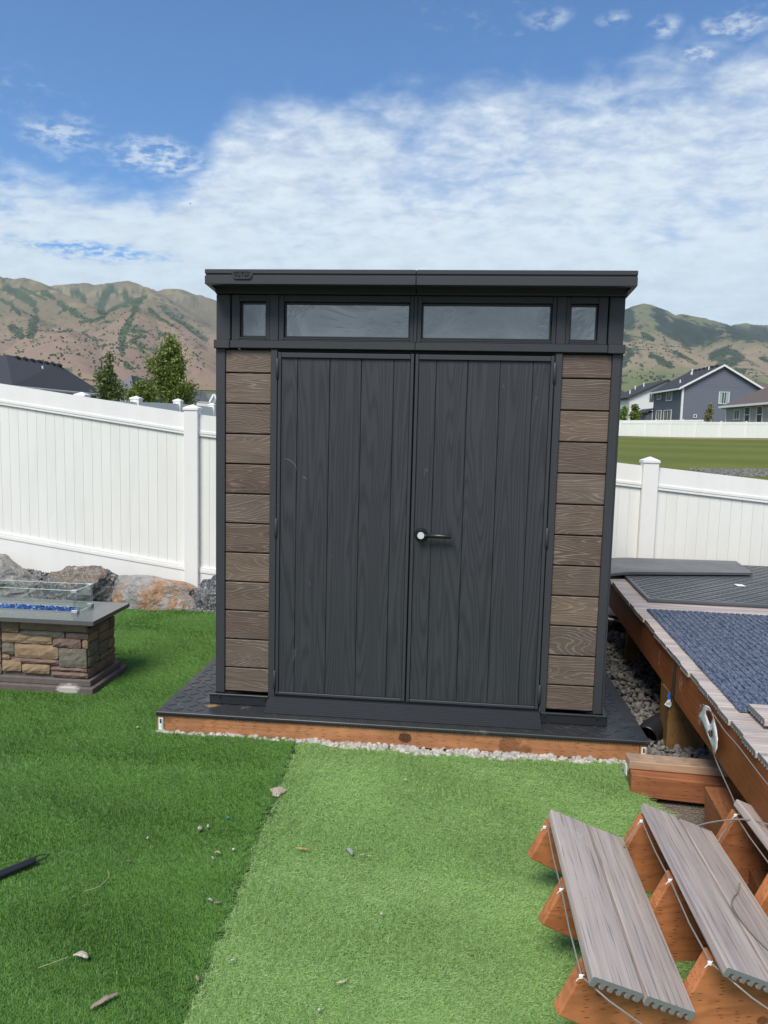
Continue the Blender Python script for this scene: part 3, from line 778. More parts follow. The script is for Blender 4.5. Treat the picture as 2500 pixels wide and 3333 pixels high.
# ================================================================== WHITE FENCE (near)
fenceY = 2.86
topL = onp(0, 1253, (0, fenceY, 0), (0, 1, 0)); topM = onp(592, 1346, (0, fenceY, 0), (0, 1, 0)); topR0 = onp(2090, 1515, (0, fenceY, 0), (0, 1, 0)); topR1 = onp(2500, 1563, (0, fenceY, 0), (0, 1, 0))
fx = [-6.55, -4.66, -2.145, -.14, 1.872, 3.88]
ml = (topM[2]-topL[2])/(topM[0]-topL[0]); mr = (topR1[2]-topR0[2])/(topR1[0]-topR0[0])
ft = {}
ft[-2.145] = topM[2]; ft[-4.66] = topM[2]+ml*(-2.515); ft[-6.55] = ft[-4.66]+ml*(-2.19)
ft[1.872] = topR0[2]+mr*(1.872-topR0[0]); ft[-.14] = (ft[-2.145]+ft[1.872])/2; ft[3.88] = ft[1.872]+mr*2.0
def vinyl_fence(name, label, nodes, group=None, pw=.128, height=1.56, low=0.0, picket=.0885, cap=.045, ox=0, boards=True, rail=.15, cat='fence'):
    """nodes: [(x, y, panel top z)]; pickets stand upright between racked rails"""
    f = thing(name, label, cat, (nodes[0][0], nodes[0][1], nodes[0][2]-height), group)
    for (x, y, zt) in nodes:
        p = MB().box(x-pw/2, x+pw/2, y-pw/2, y+pw/2, zt-height-low-.25, zt+.045, c=.003).obj('post', VINYL, f)
        c = MB(); h = pw/2+.007
        c.box(x-h, x+h, y-h, y+h, zt+.030, zt+.052, c=.002)
        c.add([(x-h, y-h, zt+.0521), (x+h, y-h, zt+.0521), (x+h, y+h, zt+.0521), (x-h, y+h, zt+.0521), (x, y, zt+.0521+.032)], [(0, 1, 4), (1, 2, 4), (2, 3, 4), (3, 0, 4)])
        sub('post_cap', c.mesh('post_cap', VINYL), p)
    for (a, b_) in zip(nodes[:-1], nodes[1:]):
        A = np.array(a); B = np.array(b_); d = B-A; L = math.hypot(d[0], d[1]); u = d[:2]/L; nrm = np.array([-u[1], u[0]])
        sl = d[2]/L
        def bar(mb, s0, s1, w, z0, z1):
            vs = []
            for s_ in (s0, s1):
                for (ww, zz) in ((-w, z0), (w, z0), (w, z1), (-w, z1)):
                    q = A[:2]+u*s_+nrm*ww; vs.append((q[0], q[1], A[2]+sl*s_+zz))
            mb.add(vs, [(0, 1, 2, 3), (4, 7, 6, 5), (0, 4, 5, 1), (1, 5, 6, 2), (2, 6, 7, 3), (3, 7, 4, 0)])
        s0, s1 = pw/2+.001, L-pw/2-.001
        t = MB(); bar(t, s0, s1, .025, -rail, 0); bar(t, s0, s1, .032, -rail-.018, -rail+.004); bar(t, s0, s1, .028, -rail-.040, -rail-.0185); t.obj('top_rail', VINYL, f)
        t = MB(); bar(t, s0, s1, .025, -height-low, -height+rail-.02); bar(t, s0, s1, .032, -height+rail-.024, -height+rail+.002); bar(t, s0, s1, .028, -height+rail+.0025, -height+rail+.024); t.obj('bottom_rail', VINYL, f)
        if boards:
            nb = int(round((s1-s0)/picket)); w = (s1-s0)/nb
            for k in range(nb):
                t = MB(); a0, a1 = s0+w*k+.0012, s0+w*(k+1)-.0012; zb, zt_ = -height+rail-.01, -rail-.02
                vs = []
                for s_ in (a0, a1):
                    for (ww, zz) in ((-.011, zb), (.011, zb), (.011, zt_), (-.011, zt_)):
                        q = A[:2]+u*s_+nrm*ww; vs.append((q[0], q[1], A[2]+sl*s_+zz))
                t.add(vs, [(0, 1, 2, 3), (4, 7, 6, 5), (0, 4, 5, 1), (1, 5, 6, 2), (2, 6, 7, 3), (3, 7, 4, 0)])
                t.obj('picket', VINYLG, f)
            t = MB(); bar(t, s0, s1, .006, -height+rail-.01, -rail-.02); t.obj('panel_core', VINYLG, f)
        else:
            t = MB(); bar(t, s0, s1, .012, -height+rail-.01, -rail-.02); t.obj('panel', VINYLG, f)
    return f
vinyl_fence('vinyl_fence', 'tall white vinyl privacy fence stepping down behind the shed and boulders', [(x, fenceY, ft[x]) for x in fx], low=.20)
# the neighbour's fence running away behind it
nf = []
for Zd, zt in ((7.15, 1.66), (8.6, 1.845), (10.4, 1.895), (12.4, 1.955), (14.7, 1.985), (17.0, 2.02)):
    p = hp(-3.52+.012*(Zd-8.6), Zd, 0); nf.append((p[0], p[1], zt))
vinyl_fence('vinyl_fence', 'second white vinyl fence running away behind the near left fence', nf, rail=.15)
# far fence across the lawn
ffn = []
for k in range(-6, 12):
    X = (2088+81*k-1250)/2400*60.0; p = hp(X, 60.0, 0); zt = at(2088+81*k, 1373+1.0*k*.2, 60.0)[2]; ffn.append((p[0], p[1], zt))
vinyl_fence('vinyl_fence', 'distant white vinyl fence across the mown lawn in front of the houses', ffn, boards=False, height=1.74, rail=.12)
ffn2 = []
for k in range(7):
    X = 31.5-.55*k*2.4; Zd = 70+k*.4; p = hp(30.5-2.4*k, Zd, 0); ffn2.append((p[0], p[1], at(2280-38*k*1.9, 1366-(k*-.6), 70)[2]))
vinyl_fence('vinyl_fence', 'white fence rim just showing above the distant fence by the slate blue house', ffn2, boards=False, height=1.7, rail=.12)
# lawn beyond
def m_lawn(t, b):
    v = t.node('ShaderNodeTexCoord', out='Object'); n = t.noise(t.scale(v, .3, .3, 1), 1, 5, .65); n2 = t.noise(v, 1.3, 5, .7)
    r_ = t.math('ADD', t.math('MULTIPLY', t.sep(v)[1], .9), t.math('MULTIPLY', t.sep(v)[0], .25))
    st = t.rng(t.math('ADD', t.math('MULTIPLY', t.math('SINE', r_), .35), t.math('MULTIPLY', n, 2)), .5, 1.6)
    c = t.mix(st, (.105, .130, .028), (.140, .155, .040)); c = t.mix(t.rng(n2, .45, .75, 0, .5), c, (.15, .16, .045))
    pz = onp(2460, 1458, (0, 0, 0), (0, 0, 1))
    L = t.vmath('LENGTH', t.scale(t.vmath('SUBTRACT', v, tuple(hp(27.5, 56.0, 0))), .11, .36, 0), out=1)
    c = t.mix(t.rng(t.math('ADD', L, t.math('MULTIPLY', n2, .5)), 1.45, 1.0, 0, .8), c, (.33, .235, .13))
    t.put(b.inputs['Base Color'], c); b.inputs['Roughness'].default_value = .95; b.inputs['Specular IOR Level'].default_value = .1
LAWN = material('mown_grass', m_lawn)
V = []; F = []; na, rr = 60, list(np.linspace(20, 62, 30))
for r_ in rr:
    for k in range(na):
        a = R(-2)+R(34)*k/(na-1); x, y = CAM[0]+r_*math.sin(a), CAM[1]+r_*math.cos(a); V.append((x, y, G(x, y)+.03))
for i in range(len(rr)-1):
    for k in range(na-1): F.append((i*na+k, i*na+k+1, (i+1)*na+k+1, (i+1)*na+k))
link('lawn', pydata('lawn', V, F, LAWN, smooth=True), kind='structure')
# strip of gravel at the near edge of that lawn
rs = np.random.RandomState(8); pts = []
for _ in range(1500):
    X = rs.uniform(11.4, 15.5); Zd = 26.9+rs.uniform(-2.0, .9)-(X-12)*.05; p = hp(X, Zd, 0)
    pts.append((p[0], p[1], G(p[0], p[1])+.03))
rock_pile('gravel_strip', pts, (.03, .07), PEBG, 4, .6, kind='stuff', label='grey gravel strip at the near edge of the mown lawn', cat='gravel')

# ================================================================== TURF
SEAM = [(-.516, -.196), (-.434, -1.94), (-.40, -2.7)]
def seam_x(y): return -.516+(.082/1.744)*(-.196-y)
def in_fire(x, y, m=0.0): return -3.1 < x < -1.79+m and .25-m < y < .70+m
def right_edge(y):     # where the turf stops by the timbers and the deck
    return float(np.interp(y, [-2.8, -1.2, -.9, -.72, -.60, -.50, -.2], [1.20, 1.20, 1.185, 1.13, 1.08, 1.03, 1.05]))
def front_edge(x):     # wavy edge along the platform
    w = .016+.030*max(0, math.sin(x*2.2+1.2))*.8+.018*smooth(-.45, -.1, x)+.007*math.sin(x*23)+.004*math.sin(x*61)
    return FY-.013-max(.012, w*.85)
def back_edge(x): return 2.26+.04*math.sin(x*5)
def turf_ok(x, y, left):
    if left:
        if x > seam_x(y)-.030 or x < -4.2: return False
        if y > front_edge(x) and x > -1.243: return False
        if y > back_edge(x): return False
        return not in_fire(x, y, .002)
    if x < seam_x(y)+.022: return False
    if y > front_edge(x): return False
    if x > right_edge(y)+.006*math.sin(y*90): return False
    return True
def sheet(name, poly, z, matl, **kw):
    me = bpy.data.meshes.new(name); me.from_pydata([(x, y, z) for x, y in poly], [], [list(range(len(poly)))]); me.materials.append(matl)
    return link(name, me, **kw)
xs_ = list(np.linspace(-1.243, -.516, 30))
PL = [(-4.2, -2.8), (-.395, -2.8)]+[(seam_x(y), y) for y in np.linspace(-2.7, -.2, 6)]+[(x, front_edge(x)) for x in xs_[::-1]]+[(-1.243, 2.26), (-4.2, 2.26)]
sheet('artificial_turf_base', PL, -.001, BACKING, kind='structure')
PR = [(seam_x(-2.8), -2.8), (1.20, -2.8)]+[(right_edge(y), y) for y in np.linspace(-1.2, -.27, 20)]+[(x, front_edge(x)) for x in np.linspace(1.03, -.514, 60)]
sheet('artificial_turf_base', PR, .001, BACKING, kind='structure')

def tuft(name, matl, lean, seed, n=46, rad=.036, h=(.013, .021), w=.00115):
    rs = np.random.RandomState(seed); V = []; F = []; sh = []
    for _ in range(n):
        a = rs.uniform(0, 2*PI); r_ = rad*math.sqrt(rs.rand()); x0, y0 = r_*math.cos(a), r_*math.sin(a)
        H = rs.uniform(*h); dirx = lean[0]+rs.normal(0, .62); diry = lean[1]+rs.normal(0, .62)
        L = H*1.05; nn = math.hypot(dirx, diry)+1e-6; sx, sy = -diry/nn, dirx/nn
        tw = rs.uniform(-1.2, 1.2); c, s = math.cos(tw), math.sin(tw); sx, sy = sx*c-sy*s, sx*s+sy*c
        sev = min(1.15, nn)
        pts = []
        for q in (0, .5, 1.0):
            bend = q**1.6; pts.append((x0+dirx*H*bend*.95, y0+diry*H*bend*.95, H*(q*(1-.34*sev*q))))
        o = len(V)
        for (px, py, pz), ww in zip(pts, (w, w*.95, w*.35)): V += [(px-sx*ww, py-sy*ww, pz), (px+sx*ww, py+sy*ww, pz)]
        F += [(o, o+1, o+3, o+2), (o+2, o+3, o+5, o+4)]; v = rs.rand(); sh += [v, v]
    me = pydata(name, V, F, matl, smooth=False)
    a = me.attributes.new('shade', 'FLOAT', 'FACE'); a.data.foreach_set('value', np.array(sh, np.float32)); return me
def scatter(name, me, P, rot, scl, label, cat, **kw):
    n = len(P); pm = bpy.data.meshes.new(name); pm.vertices.add(n); pm.vertices.foreach_set('co', np.asarray(P, np.float32).ravel())
    a = pm.attributes.new('rot', 'FLOAT_VECTOR', 'POINT'); a.data.foreach_set('vector', np.asarray(rot, np.float32).ravel())
    a = pm.attributes.new('scl', 'FLOAT', 'POINT'); a.data.foreach_set('value', np.asarray(scl, np.float32))
    o = link(name, pm, label=label, cat=cat, kind='stuff')
    src = bpy.data.objects.new(name+'_tuft', me)
    g = bpy.data.node_groups.new(name, 'GeometryNodeTree'); g.interface.new_socket('Geometry', in_out='INPUT', socket_type='NodeSocketGeometry'); g.interface.new_socket('Geometry', in_out='OUTPUT', socket_type='NodeSocketGeometry')
    gi = g.nodes.new('NodeGroupInput'); go = g.nodes.new('NodeGroupOutput'); ip = g.nodes.new('GeometryNodeInstanceOnPoints'); mp = g.nodes.new('GeometryNodeMeshToPoints')
    oi = g.nodes.new('GeometryNodeObjectInfo'); oi.inputs['Object'].default_value = src
    ra = g.nodes.new('GeometryNodeInputNamedAttribute'); ra.data_type = 'FLOAT_VECTOR'; ra.inputs[0].default_value = 'rot'
    sa = g.nodes.new('GeometryNodeInputNamedAttribute'); sa.data_type = 'FLOAT'; sa.inputs[0].default_value = 'scl'
    L = g.links.new; L(gi.outputs[0], mp.inputs['Mesh']); L(mp.outputs[0], ip.inputs['Points']); L(oi.outputs['Geometry'], ip.inputs['Instance'])
    L(ra.outputs['Attribute'], ip.inputs['Rotation']); L(sa.outputs['Attribute'], ip.inputs['Scale']); L(ip.outputs[0], go.inputs[0])
    md = o.modifiers.new('tufts', 'NODES'); md.node_group = g
    return o
def turf(name, left, tufts, n, label):
    rs = np.random.RandomState(11+left)
    for k, me in enumerate(tufts):
        P = []; rot = []; scl = []
        tries = 0
        while len(P) < n//len(tufts) and tries < n*6:
            tries += 1
            if left:
                x = rs.uniform(-4.1, -.39); y = rs.uniform(-2.4, 2.30)
                d = math.hypot(x-CAM[0], y-CAM[1])
                if rs.rand() > (2.4/max(2.4, d))**.9: continue
                # out of the picture
                if (x-CAM[0])*RH[0]+(y-CAM[1])*RH[1] < -.56*((x-CAM[0])*FH[0]+(y-CAM[1])*FH[1])-.25: continue
            else:
                x = rs.uniform(-.53, 1.22); y = rs.uniform(-2.4, -.17)
            if not turf_ok(x, y, left): continue
            nz_ = mnoise.noise(Vector((x*2.1, y*3.4, k*.0))); n2_ = mnoise.noise(Vector((x*.9+9, y*5.5, 3)))
            d = math.hypot(x-CAM[0], y-CAM[1])
            P.append((x, y, 0.0)); 
            tilt = (.10*nz_+.12*n2_) if left else .06*nz_
            rot.append((tilt, rs.normal(0, .05), rs.normal(0, .40 if left else .22)+nz_*.7)); scl.append(rs.uniform(.8, 1.15)*(1+.08*nz_)*(1+.05*max(0, d-2.5)))
        o = scatter(name, me, P, rot, scl, label, 'artificial turf')
# both variants of a side are one object each
def merged_tufts(name, matl, lean, seed, **kw): return tuft(name, matl, lean, seed, **kw)
turf('turf_blades', True, [tuft('turf_tuft', BL_L, (-.10, .32), 1, n=66)], 31000, 'darker green artificial turf left of the seam')
turf('turf_blades', False, [tuft('turf_tuft', BL_R, (.50, -.50), 3, n=66)], 14000, 'paler green artificial turf right of the seam')

# ================================================================== DECK
def ex(y): return 1.3007+.0449*y          # outer edge of the raised deck
DZ = .50
DROT = math.atan(.0449)
def board_profile(w=.1375, th=.025, n=5, gwid=.0115, rb=.006):
    """(across, up) outline with rounded top edges and open grooves underneath"""
    p = [(-w/2, -th+.004), (-w/2, -rb), (-w/2+rb*.33, -rb*.33), (-w/2+rb, 0), (w/2-rb, 0), (w/2-rb*.33, -rb*.33), (w/2, -rb), (w/2, -th+.004), (w/2-.003, -th)]
    gw = gwid; pitch = (w-.020)/n
    for k in range(n):
        c = w/2-.010-pitch*(k+.5)
        p += [(c+gw/2+.001, -th), (c+gw/2, -th+.011), (c+gw/2-.003, -th+.014), (c-gw/2+.003, -th+.014), (c-gw/2, -th+.011), (c-gw/2-.001, -th)]
    p += [(-w/2+.003, -th)]
    return p
def tri_prism(mb, prof, axis, a, b, **kw):
    return mb.prism(prof, axis, a, b, **kw)
deck = thing('raised_deck', 'raised deck of grey composite boards on a reddish rim joist right of the shed', 'deck', (1.35, .5, 0), local=True)
deck['_w'] = [0, 0, 0]; 
deck.location = (1.3007, 0, 0); deck.rotation_euler = (0, 0, -DROT)
# local frame: x runs in from the outer edge, y runs along it
rs = random.Random(21)
bmesh_b = MB(); bmesh_b.prism(board_profile(gwid=.0145), 'x', 0, 2.62)
bme = bmesh_b.mesh('deck_board', DECKB)
y = 2.56; k = 0
while y > -1.75:
    o = bpy.data.objects.new('deck_board', bme); COL.objects.link(o); o.parent = deck
    o.location = (rs.uniform(-.005, .006), y, DZ+rs.uniform(-.0015, .0015)); o.rotation_euler = (0, 0, rs.uniform(-.0012, .0012))
    y -= .1405; k += 1
link('rim_joist', MB().box(.012, .050, -.068, 2.62, .288, .4735, c=.002).mesh('rim_joist', JOIST), deck, (0, 0, 0))
link('rim_joist', MB().box(.008, .046, -1.80, -.074, .286, .4735, c=.002).mesh('rim_joist', JOIST), deck, (0, 0, 0))
for yy in np.arange(-1.6, 2.6, .41): link('joist', MB().box(.055, 2.58, yy-.019, yy+.019, .288, .473).mesh('joist', JOIST), deck, (0, 0, 0))
link('rear_rim_joist', MB().box(.055, 2.6, 2.60, 2.638, .288, .473).mesh('rear_rim_joist', JOIST), deck, (0, 0, 0))
# black strap hanging at the joint of the two joists
st = MB(); pts_ = [(.004, -.071, .476), (.003, -.071, .44), (.000, -.069, .38), (-.003, -.067, .32), (-.004, -.065, .27)]
for a, b_ in zip(pts_[:-1], pts_[1:]):
    w0, w1 = .011, (.011 if b_[2] > .3 else .003)
    st.add([(a[0]-.002, a[1]-w0, a[2]), (a[0]-.002, a[1]+w0, a[2]), (b_[0]-.002, b_[1]+w1, b_[2]), (b_[0]-.002, b_[1]-w1, b_[2]), (a[0]+.002, a[1]-w0, a[2]), (a[0]+.002, a[1]+w0, a[2]), (b_[0]+.002, b_[1]+w1, b_[2]), (b_[0]+.002, b_[1]-w1, b_[2])],
           [(0, 1, 2, 3), (4, 7, 6, 5), (0, 3, 7, 4), (1, 5, 6, 2), (0, 4, 5, 1), (3, 2, 6, 7)])
o = link('strap', st.mesh('strap', material('black_flashing', base=(.035, .037, .04), rough=.5)), None); o.location = (1.3007, 0, 0); o.rotation_euler = (0, 0, -DROT)
props(o, 'thin black strap hanging down over the joint of the rim joist', 'strap')
# faded ink stamps on the joist
def m_stamp(t, b):
    v = t.node('ShaderNodeTexCoord', out='Object'); n = t.noise(v, 70, 3, .6); n2 = t.noise(v, 200, 2, .6)
    t.put(b.inputs['Base Color'], (.42, .38, .32)); b.inputs['Roughness'].default_value = .7
    k = t.math('MULTIPLY', t.rng(n, .46, .54), t.rng(n2, .40, .5)); t.put(b.inputs['Alpha'], t.math('MULTIPLY', k, .7))
STAMP = material('faded_ink', m_stamp)
for (yy, z0, z1, dx, w) in ((.28, .345, .425, .0115, .014), (-.17, .36, .43, .0075, .020), (-.50, .33, .42, .0075, .018)):
    link('ink_stamp', MB().box(dx-.0006, dx-.0002, yy-w, yy+w, z0, z1).mesh('ink_stamp', STAMP), deck, (0, 0, 0))
# support posts (timber blocks under the deck)
def block(name, x0, x1, y0, y1, z0, z1, m_=BLOCK, label=None, par=None, **kw):
    o = MB().box(x0, x1, y0, y1, z0, z1, c=.005).obj(name, m_, None); 
    return o
for (x0, x1, y0, y1, z1) in ((1.325, 1.475, .18, .225, .30), (1.312, 1.495, .02, .160, .287), (1.472, 1.560, -.20, -.11, .285), (1.50, 1.59, -1.30, -1.21, .285), (1.45, 1.54, 1.5, 1.59, .287)):
    q = MB().box(x0-1.3007, x1-1.3007, y0, y1, -.03, z1, c=.004).mesh('support_post', BLOCK)
    o = link('support_post', q, deck, (0, 0, 0)); o.rotation_euler = (0, 0, DROT)

# blue ribbed rug
def rp_(x, y): return (x, y)
rug = MB(); rx0, rx1, ry0, ry1 = .062, 2.3, -.80, .895
nrib = 66; pitch = (rx1-rx0)/nrib; z0 = DZ+.0035
rug.box(rx0, rx1, ry0, ry1, z0, z0+.003)
for k in range(nrib):
    a = rx0+pitch*k; rug.prism([(a+.004, z0+.0032), (a+.0055, z0+.0080), (a+pitch-.0055, z0+.0080), (a+pitch-.004, z0+.0032)], 'y', ry0+.002, ry1-.002)
o = rug.obj('blue_rug', RUG, None, label='blue ribbed outdoor carpet lying on the raised deck', cat='rug'); o.location = (1.3007, 0, 0); o.rotation_euler = (0, 0, -DROT)
# diamond tread mat on the deck
m = MB(); mx0, mx1, my0, my1 = .120, 2.2, 1.115, 2.66; z0 = DZ+.0035
def mz(y): return z0
m.box(mx0, mx1, my0, my1, z0+.004, z0+.024, c=.0025)
x = mx0; 
while x < mx1-.01: m.box(x+.001, x+.0115, my0+.0005, my0+.05, z0, z0+.0039); x += .0155
y = my0
while y < my1-.01: m.box(mx0+.0005, mx0+.05, y+.001, y+.0115, z0, z0+.0039); y += .0155
mat_ribs(m, mx0+.02, mx1, my0+.02, my1, z0+.0239, .046, .056, .0050, .0022)
o = m.obj('rubber_mat', [MAT2, RIB2], None, label='dusty diamond tread rubber mat lying flat on the far end of the deck', cat='rubber mat'); o.location = (1.3007, 0, 0); o.rotation_euler = (0, 0, -DROT+.004)
o2 = MB().box(2.235-.028, 2.235+.028, 1.69-.05, 1.69+.02, DZ+.0315, DZ+.0325, M=Matrix.Identity(4)).obj('paper_scrap', WHITEP, None, label='small white paper scrap on the deck rubber mat', cat='paper')
# plain mat strip lying upside down across it
sm = MB(); n = 26; ys = (1.86, 2.60)
def strip_z(q): return DZ+.036+.022*(q-.18)**2*0+ (.0 if q > .25 else -.030*((.25-q)/.25)**2)
tops = []
for i in range(n+1):
    q = i/n; x = 1.30+q*1.17
    x2 = 1.38+q*1.15
    zt = strip_z(q)+.022
    tops.append(((x, 1.845+.225*q*1.0, zt), (x2+.02, 2.56+.06*q, zt), (x, 1.845+.225*q, zt-.019), (x2+.02, 2.56+.06*q, zt-.019)))
vs = [p for t_ in tops for p in t_]; fs = []
for i in range(n):
    a = i*4; b_ = a+4; fs += [(a, b_, b_+1, a+1), (a+2, a+3, b_+3, b_+2), (a, a+2, b_+2, b_), (a+1, b_+1, b_+3, a+3)]
fs += [(0, 1, 3, 2), (n*4, n*4+2, n*4+3, n*4+1)]
sm.add(vs, fs); sm.obj('rubber_mat_strip', MAT3, None, label='smooth grey rubber mat strip lying across the back of the deck', cat='rubber mat')
# loose board offcut
ob = MB(); ob.prism(board_profile(.165, .026, 6), 'x', 0, .9)
o = ob.obj('board_offcut', DECKB, None, label='loose composite board offcut resting on the near corner of the blue rug', cat='board'); o.location = (1.352, -.885, DZ+.040); o.rotation_euler = (0, 0, R(-1.5))

# ================================================================== LANDSCAPE TIMBERS
TR = Matrix.Rotation(R(-4.5), 4, 'Z')
def timber(name, x, y, L, W, z0, z1, m_, label, rot, cat='timber', axis='x'):
    o = MB().box(0, L, 0, W, z0, z1, c=.004).obj(name, m_, None, label=label, cat=cat); o.location = (x, y, 0); o.rotation_euler = (0, 0, rot); return o
low = timber('landscape_timber', 1.020, -.497, .56, .089, -.01, .088, TIMB, 'orange brown incised timber lying on the ground at the corner of the platform', R(-6), axis='x')
upp = timber('landscape_timber', 1.020, -.447, .60, .090, .089, .127, TIMBW, 'weathered flat timber stacked on the orange brown timber by the platform', R(-3), axis='x')
MB().box(1.013, 1.0165, -.43, -.395, .052, .092).obj('lumber_tag', WHITEP, None, label='small white tag stapled to the end of the stacked timbers', cat='tag')
pk = MB(); pk.box(0, .092, 0, .62, -.01, .0, c=.001); 
pl_ = MB(); pl_.prism([(0.03, .165), (.0, -.02), (-.66, -.02), (-.66, .02)], 'x', 0, .10)
o = pl_.obj('timber_offcut', lumber('dark_timber', (.25, .098, .042), (.17, .065, .03), 'y'), None, label='dark tapered timber offcut lying between the stacked timbers and the stairs', cat='timber'); o.location = (1.245, -.76, 0); o.rotation_euler = (0, 0, R(2))

# ================================================================== STAIRS (a stair unit lying flat on its back edge)
stairs = thing('deck_stairs', 'unfixed stair unit with grey composite treads on orange stringers lying on the turf', 'stairs', (.56, -1.7, 0), local=True)
stairs['_w'] = [0, 0, 0]; stairs.location = (0, 0, 0)
SD = np.array([.978, .208])
NO = [(.560, .283), (.560+.313, .290), (.560+.313*2+.012, .292), (.56+.313*3+.02, .292)]   # noses: x, z of the tooth tips
def stringer_mesh(yface):
    """yface: y of the front face where x = .50"""
    u = lambda x: (x-.50)/SD[0]
    pts = [(.503, .150)]
    for i, (nx, nz) in enumerate(NO):
        pts.append((nx+.006, nz-.012)); 
        if i < 3: pts.append((NO[i+1][0]-.066, .140))
    pts += [(1.60, .23), (1.60, .012), (.80, .010), (.785, .004)]
    pts = [(u(a), b_) for a, b_ in pts]
    m_ = MB(); n = len(pts)
    f = lambda q, w: (.50+SD[0]*q[0]-SD[1]*w, yface+SD[1]*q[0]+SD[0]*w, q[1])
    vs = [f(q, 0) for q in pts]+[f(q, .038) for q in pts]
    bm = bmesh.new(); A = [bm.verts.new(v) for v in vs[:n]]; B = [bm.verts.new(v) for v in vs[n:]]
    bm.faces.new(A); bm.faces.new(B[::-1])
    for i in range(n): bm.faces.new((A[i], B[i], B[(i+1) % n], A[(i+1) % n]))
    bmesh.ops.recalc_face_normals(bm, faces=bm.faces)
    bmesh.ops.bevel(bm, geom=bm.edges[:], offset=.004, segments=2, affect='EDGES', profile=.5)
    bmesh.ops.triangulate(bm, faces=[g for g in bm.faces if len(g.verts) > 4])
    me = bpy.data.meshes.new('stringer'); bm.to_mesh(me); bm.free(); me.materials.append(STRG); return me
for yf in (-1.315, -1.645, -1.975): link('stringer', stringer_mesh(yf), stairs, (0, 0, 0))
tilt = math.atan2(.131, .282)
def tread(i, j, y_far, y_near, name='tread_board'):
    nx, nz = NO[i][0]-.004, NO[i][1]+.012
    e = np.array([math.cos(tilt), 0, -math.sin(tilt)]); nrm = np.array([math.sin(tilt), 0, math.cos(tilt)])
    prof = board_profile(.1345, .025, 5, rb=.0035)
    off = .069+.1462*j
    P3 = []; n = len(prof)
    for yy in (y_far, y_near):
        for (a, b_) in prof:
            s_ = off+a; p = np.array([nx, yy, nz])+e*s_+nrm*(b_+.020-.001*j)+np.array([0, .265*s_*e[0], 0]); P3.append(tuple(p))
    m_ = MB(); m_.add(P3, [[k, (k+1) % n, n+(k+1) % n, n+k] for k in range(n)]); m_.add(P3[:n], [list(range(n))]); m_.add(P3[n:], [list(range(n))[::-1]])
    return link(name, m_.mesh(name, TREADB), stairs, (0, 0, 0))
for i, (yf_, yn) in enumerate(((-1.29, -2.045), (-1.215, -1.985), (-1.145, -1.93))):
    for j in (0, 1): tread(i, j, yf_, yn-.0*j)
# clear tubing run along the noses, with little white zip ties
tb = MB()
def nose(i, y, dx=-.020, dz=.0): return (NO[i][0]+dx, y, NO[i][1]-.004+dz)
ys0 = [-1.345, -1.50, -1.675, -1.83, -2.005]
tb.tube([nose(0, ys0[0], -.004), nose(0, -1.36, -.010), nose(0, ys0[1], -.013, -.004), nose(0, ys0[2], -.012), nose(0, ys0[3], -.014, -.005), nose(0, ys0[4], -.012, 0), (.60, -2.05, .262), (.68, -2.06, .215), (.78, -2.05, .165), (.84, -2.02, .14)], .0023, 8)
tb.tube([(.782, -1.30, .145), (.808, -1.292, .215), nose(1, -1.275, -.018, -.01), nose(1, -1.27, -.006, .003), nose(1, -1.30, -.012), nose(1, -1.45, -.013, -.004), nose(1, -1.60, -.012), nose(1, -1.78, -.014, -.005), nose(1, -1.93, -.010), (.93, -2.00, .262), (1.02, -2.01, .21), (1.12, -1.99, .16)], .0023, 8)
tb.tube([(1.10, -1.235, .150), (1.135, -1.215, .225), nose(2, -1.195, -.012), nose(2, -1.22, -.014), nose(2, -1.32, -.015, -.006), nose(2, -1.50, -.015, -.006), nose(2, -1.72, -.02, -.004)], .0023, 8)
link('light_tube', tb.mesh('light_tube', CLEARTUBE), stairs, (0, 0, 0))
def ziptie(p, par=None):
    m_ = MB(); x, y, z = p
    m_.box(x-.0045, x+.0045, y-.003, y+.003, z-.004, z+.005, c=.001); m_.tube([(x, y, z), (x-.008, y-.004, z-.004), (x-.011, y-.002, z-.011)], .0010, 5); m_.tube([(x, y, z), (x+.008, y+.003, z+.004)], .0009, 5)
    return m_
for p in (nose(0, ys0[0]), nose(0, ys0[2], -.014), nose(0, ys0[4], -.014), nose(1, -1.275, -.014), nose(1, -1.60, -.014), nose(1, -1.93, -.014), nose(2, -1.195, -.014), (.79, -1.60, .155)):
    link('zip_tie', ziptie(p).mesh('zip_tie', WHITEP), stairs, (0, 0, 0))
# loose tubes
def tubeobj(name, pts, r, label, cat='tube', m_=CLEARTUBE):
    P = [Vector(p) for p in pts]; out = []
    for i in range(len(P)-1):
        a, b_, c, d = P[max(i-1, 0)], P[i], P[i+1], P[min(i+2, len(P)-1)]
        for k in range(6):
            t_ = k/6; out.append(.5*((2*b_)+(-a+c)*t_+(2*a-5*b_+4*c-d)*t_*t_+(-a+3*b_-3*c+d)*t_**3))
    out.append(P[-1]); return MB().tube(out, r, 8).obj(name, m_, None, label=label, cat=cat)
tubeobj('light_tube', [(1.262, -.60, .455), (1.275, -.66, .36), (1.262, -.75, .31), (1.245, -.90, .29), (1.225, -1.05, .285), (1.196, -1.195, .292)], .0022, 'thin clear tube running from the rim joist down to the third stair tread')
tubeobj('light_tube', [(1.252, -.62, .462), (1.249, -.75, .47), (1.240, -.90, .464), (1.232, -1.05, .47), (1.22, -1.3, .466), (1.21, -1.6, .47)], .0020, 'thin clear tube stapled along the upper edge of the rim joist')
tubeobj('light_tube', [(1.075, -1.115, .14), (1.06, -1.14, .20), (1.12, -1.20, .265), (1.20, -1.27, .315), (1.27, -1.33, .32), (1.33, -1.38, .30)], .0026, 'loose curl of clear tube crossing between second and third treads')
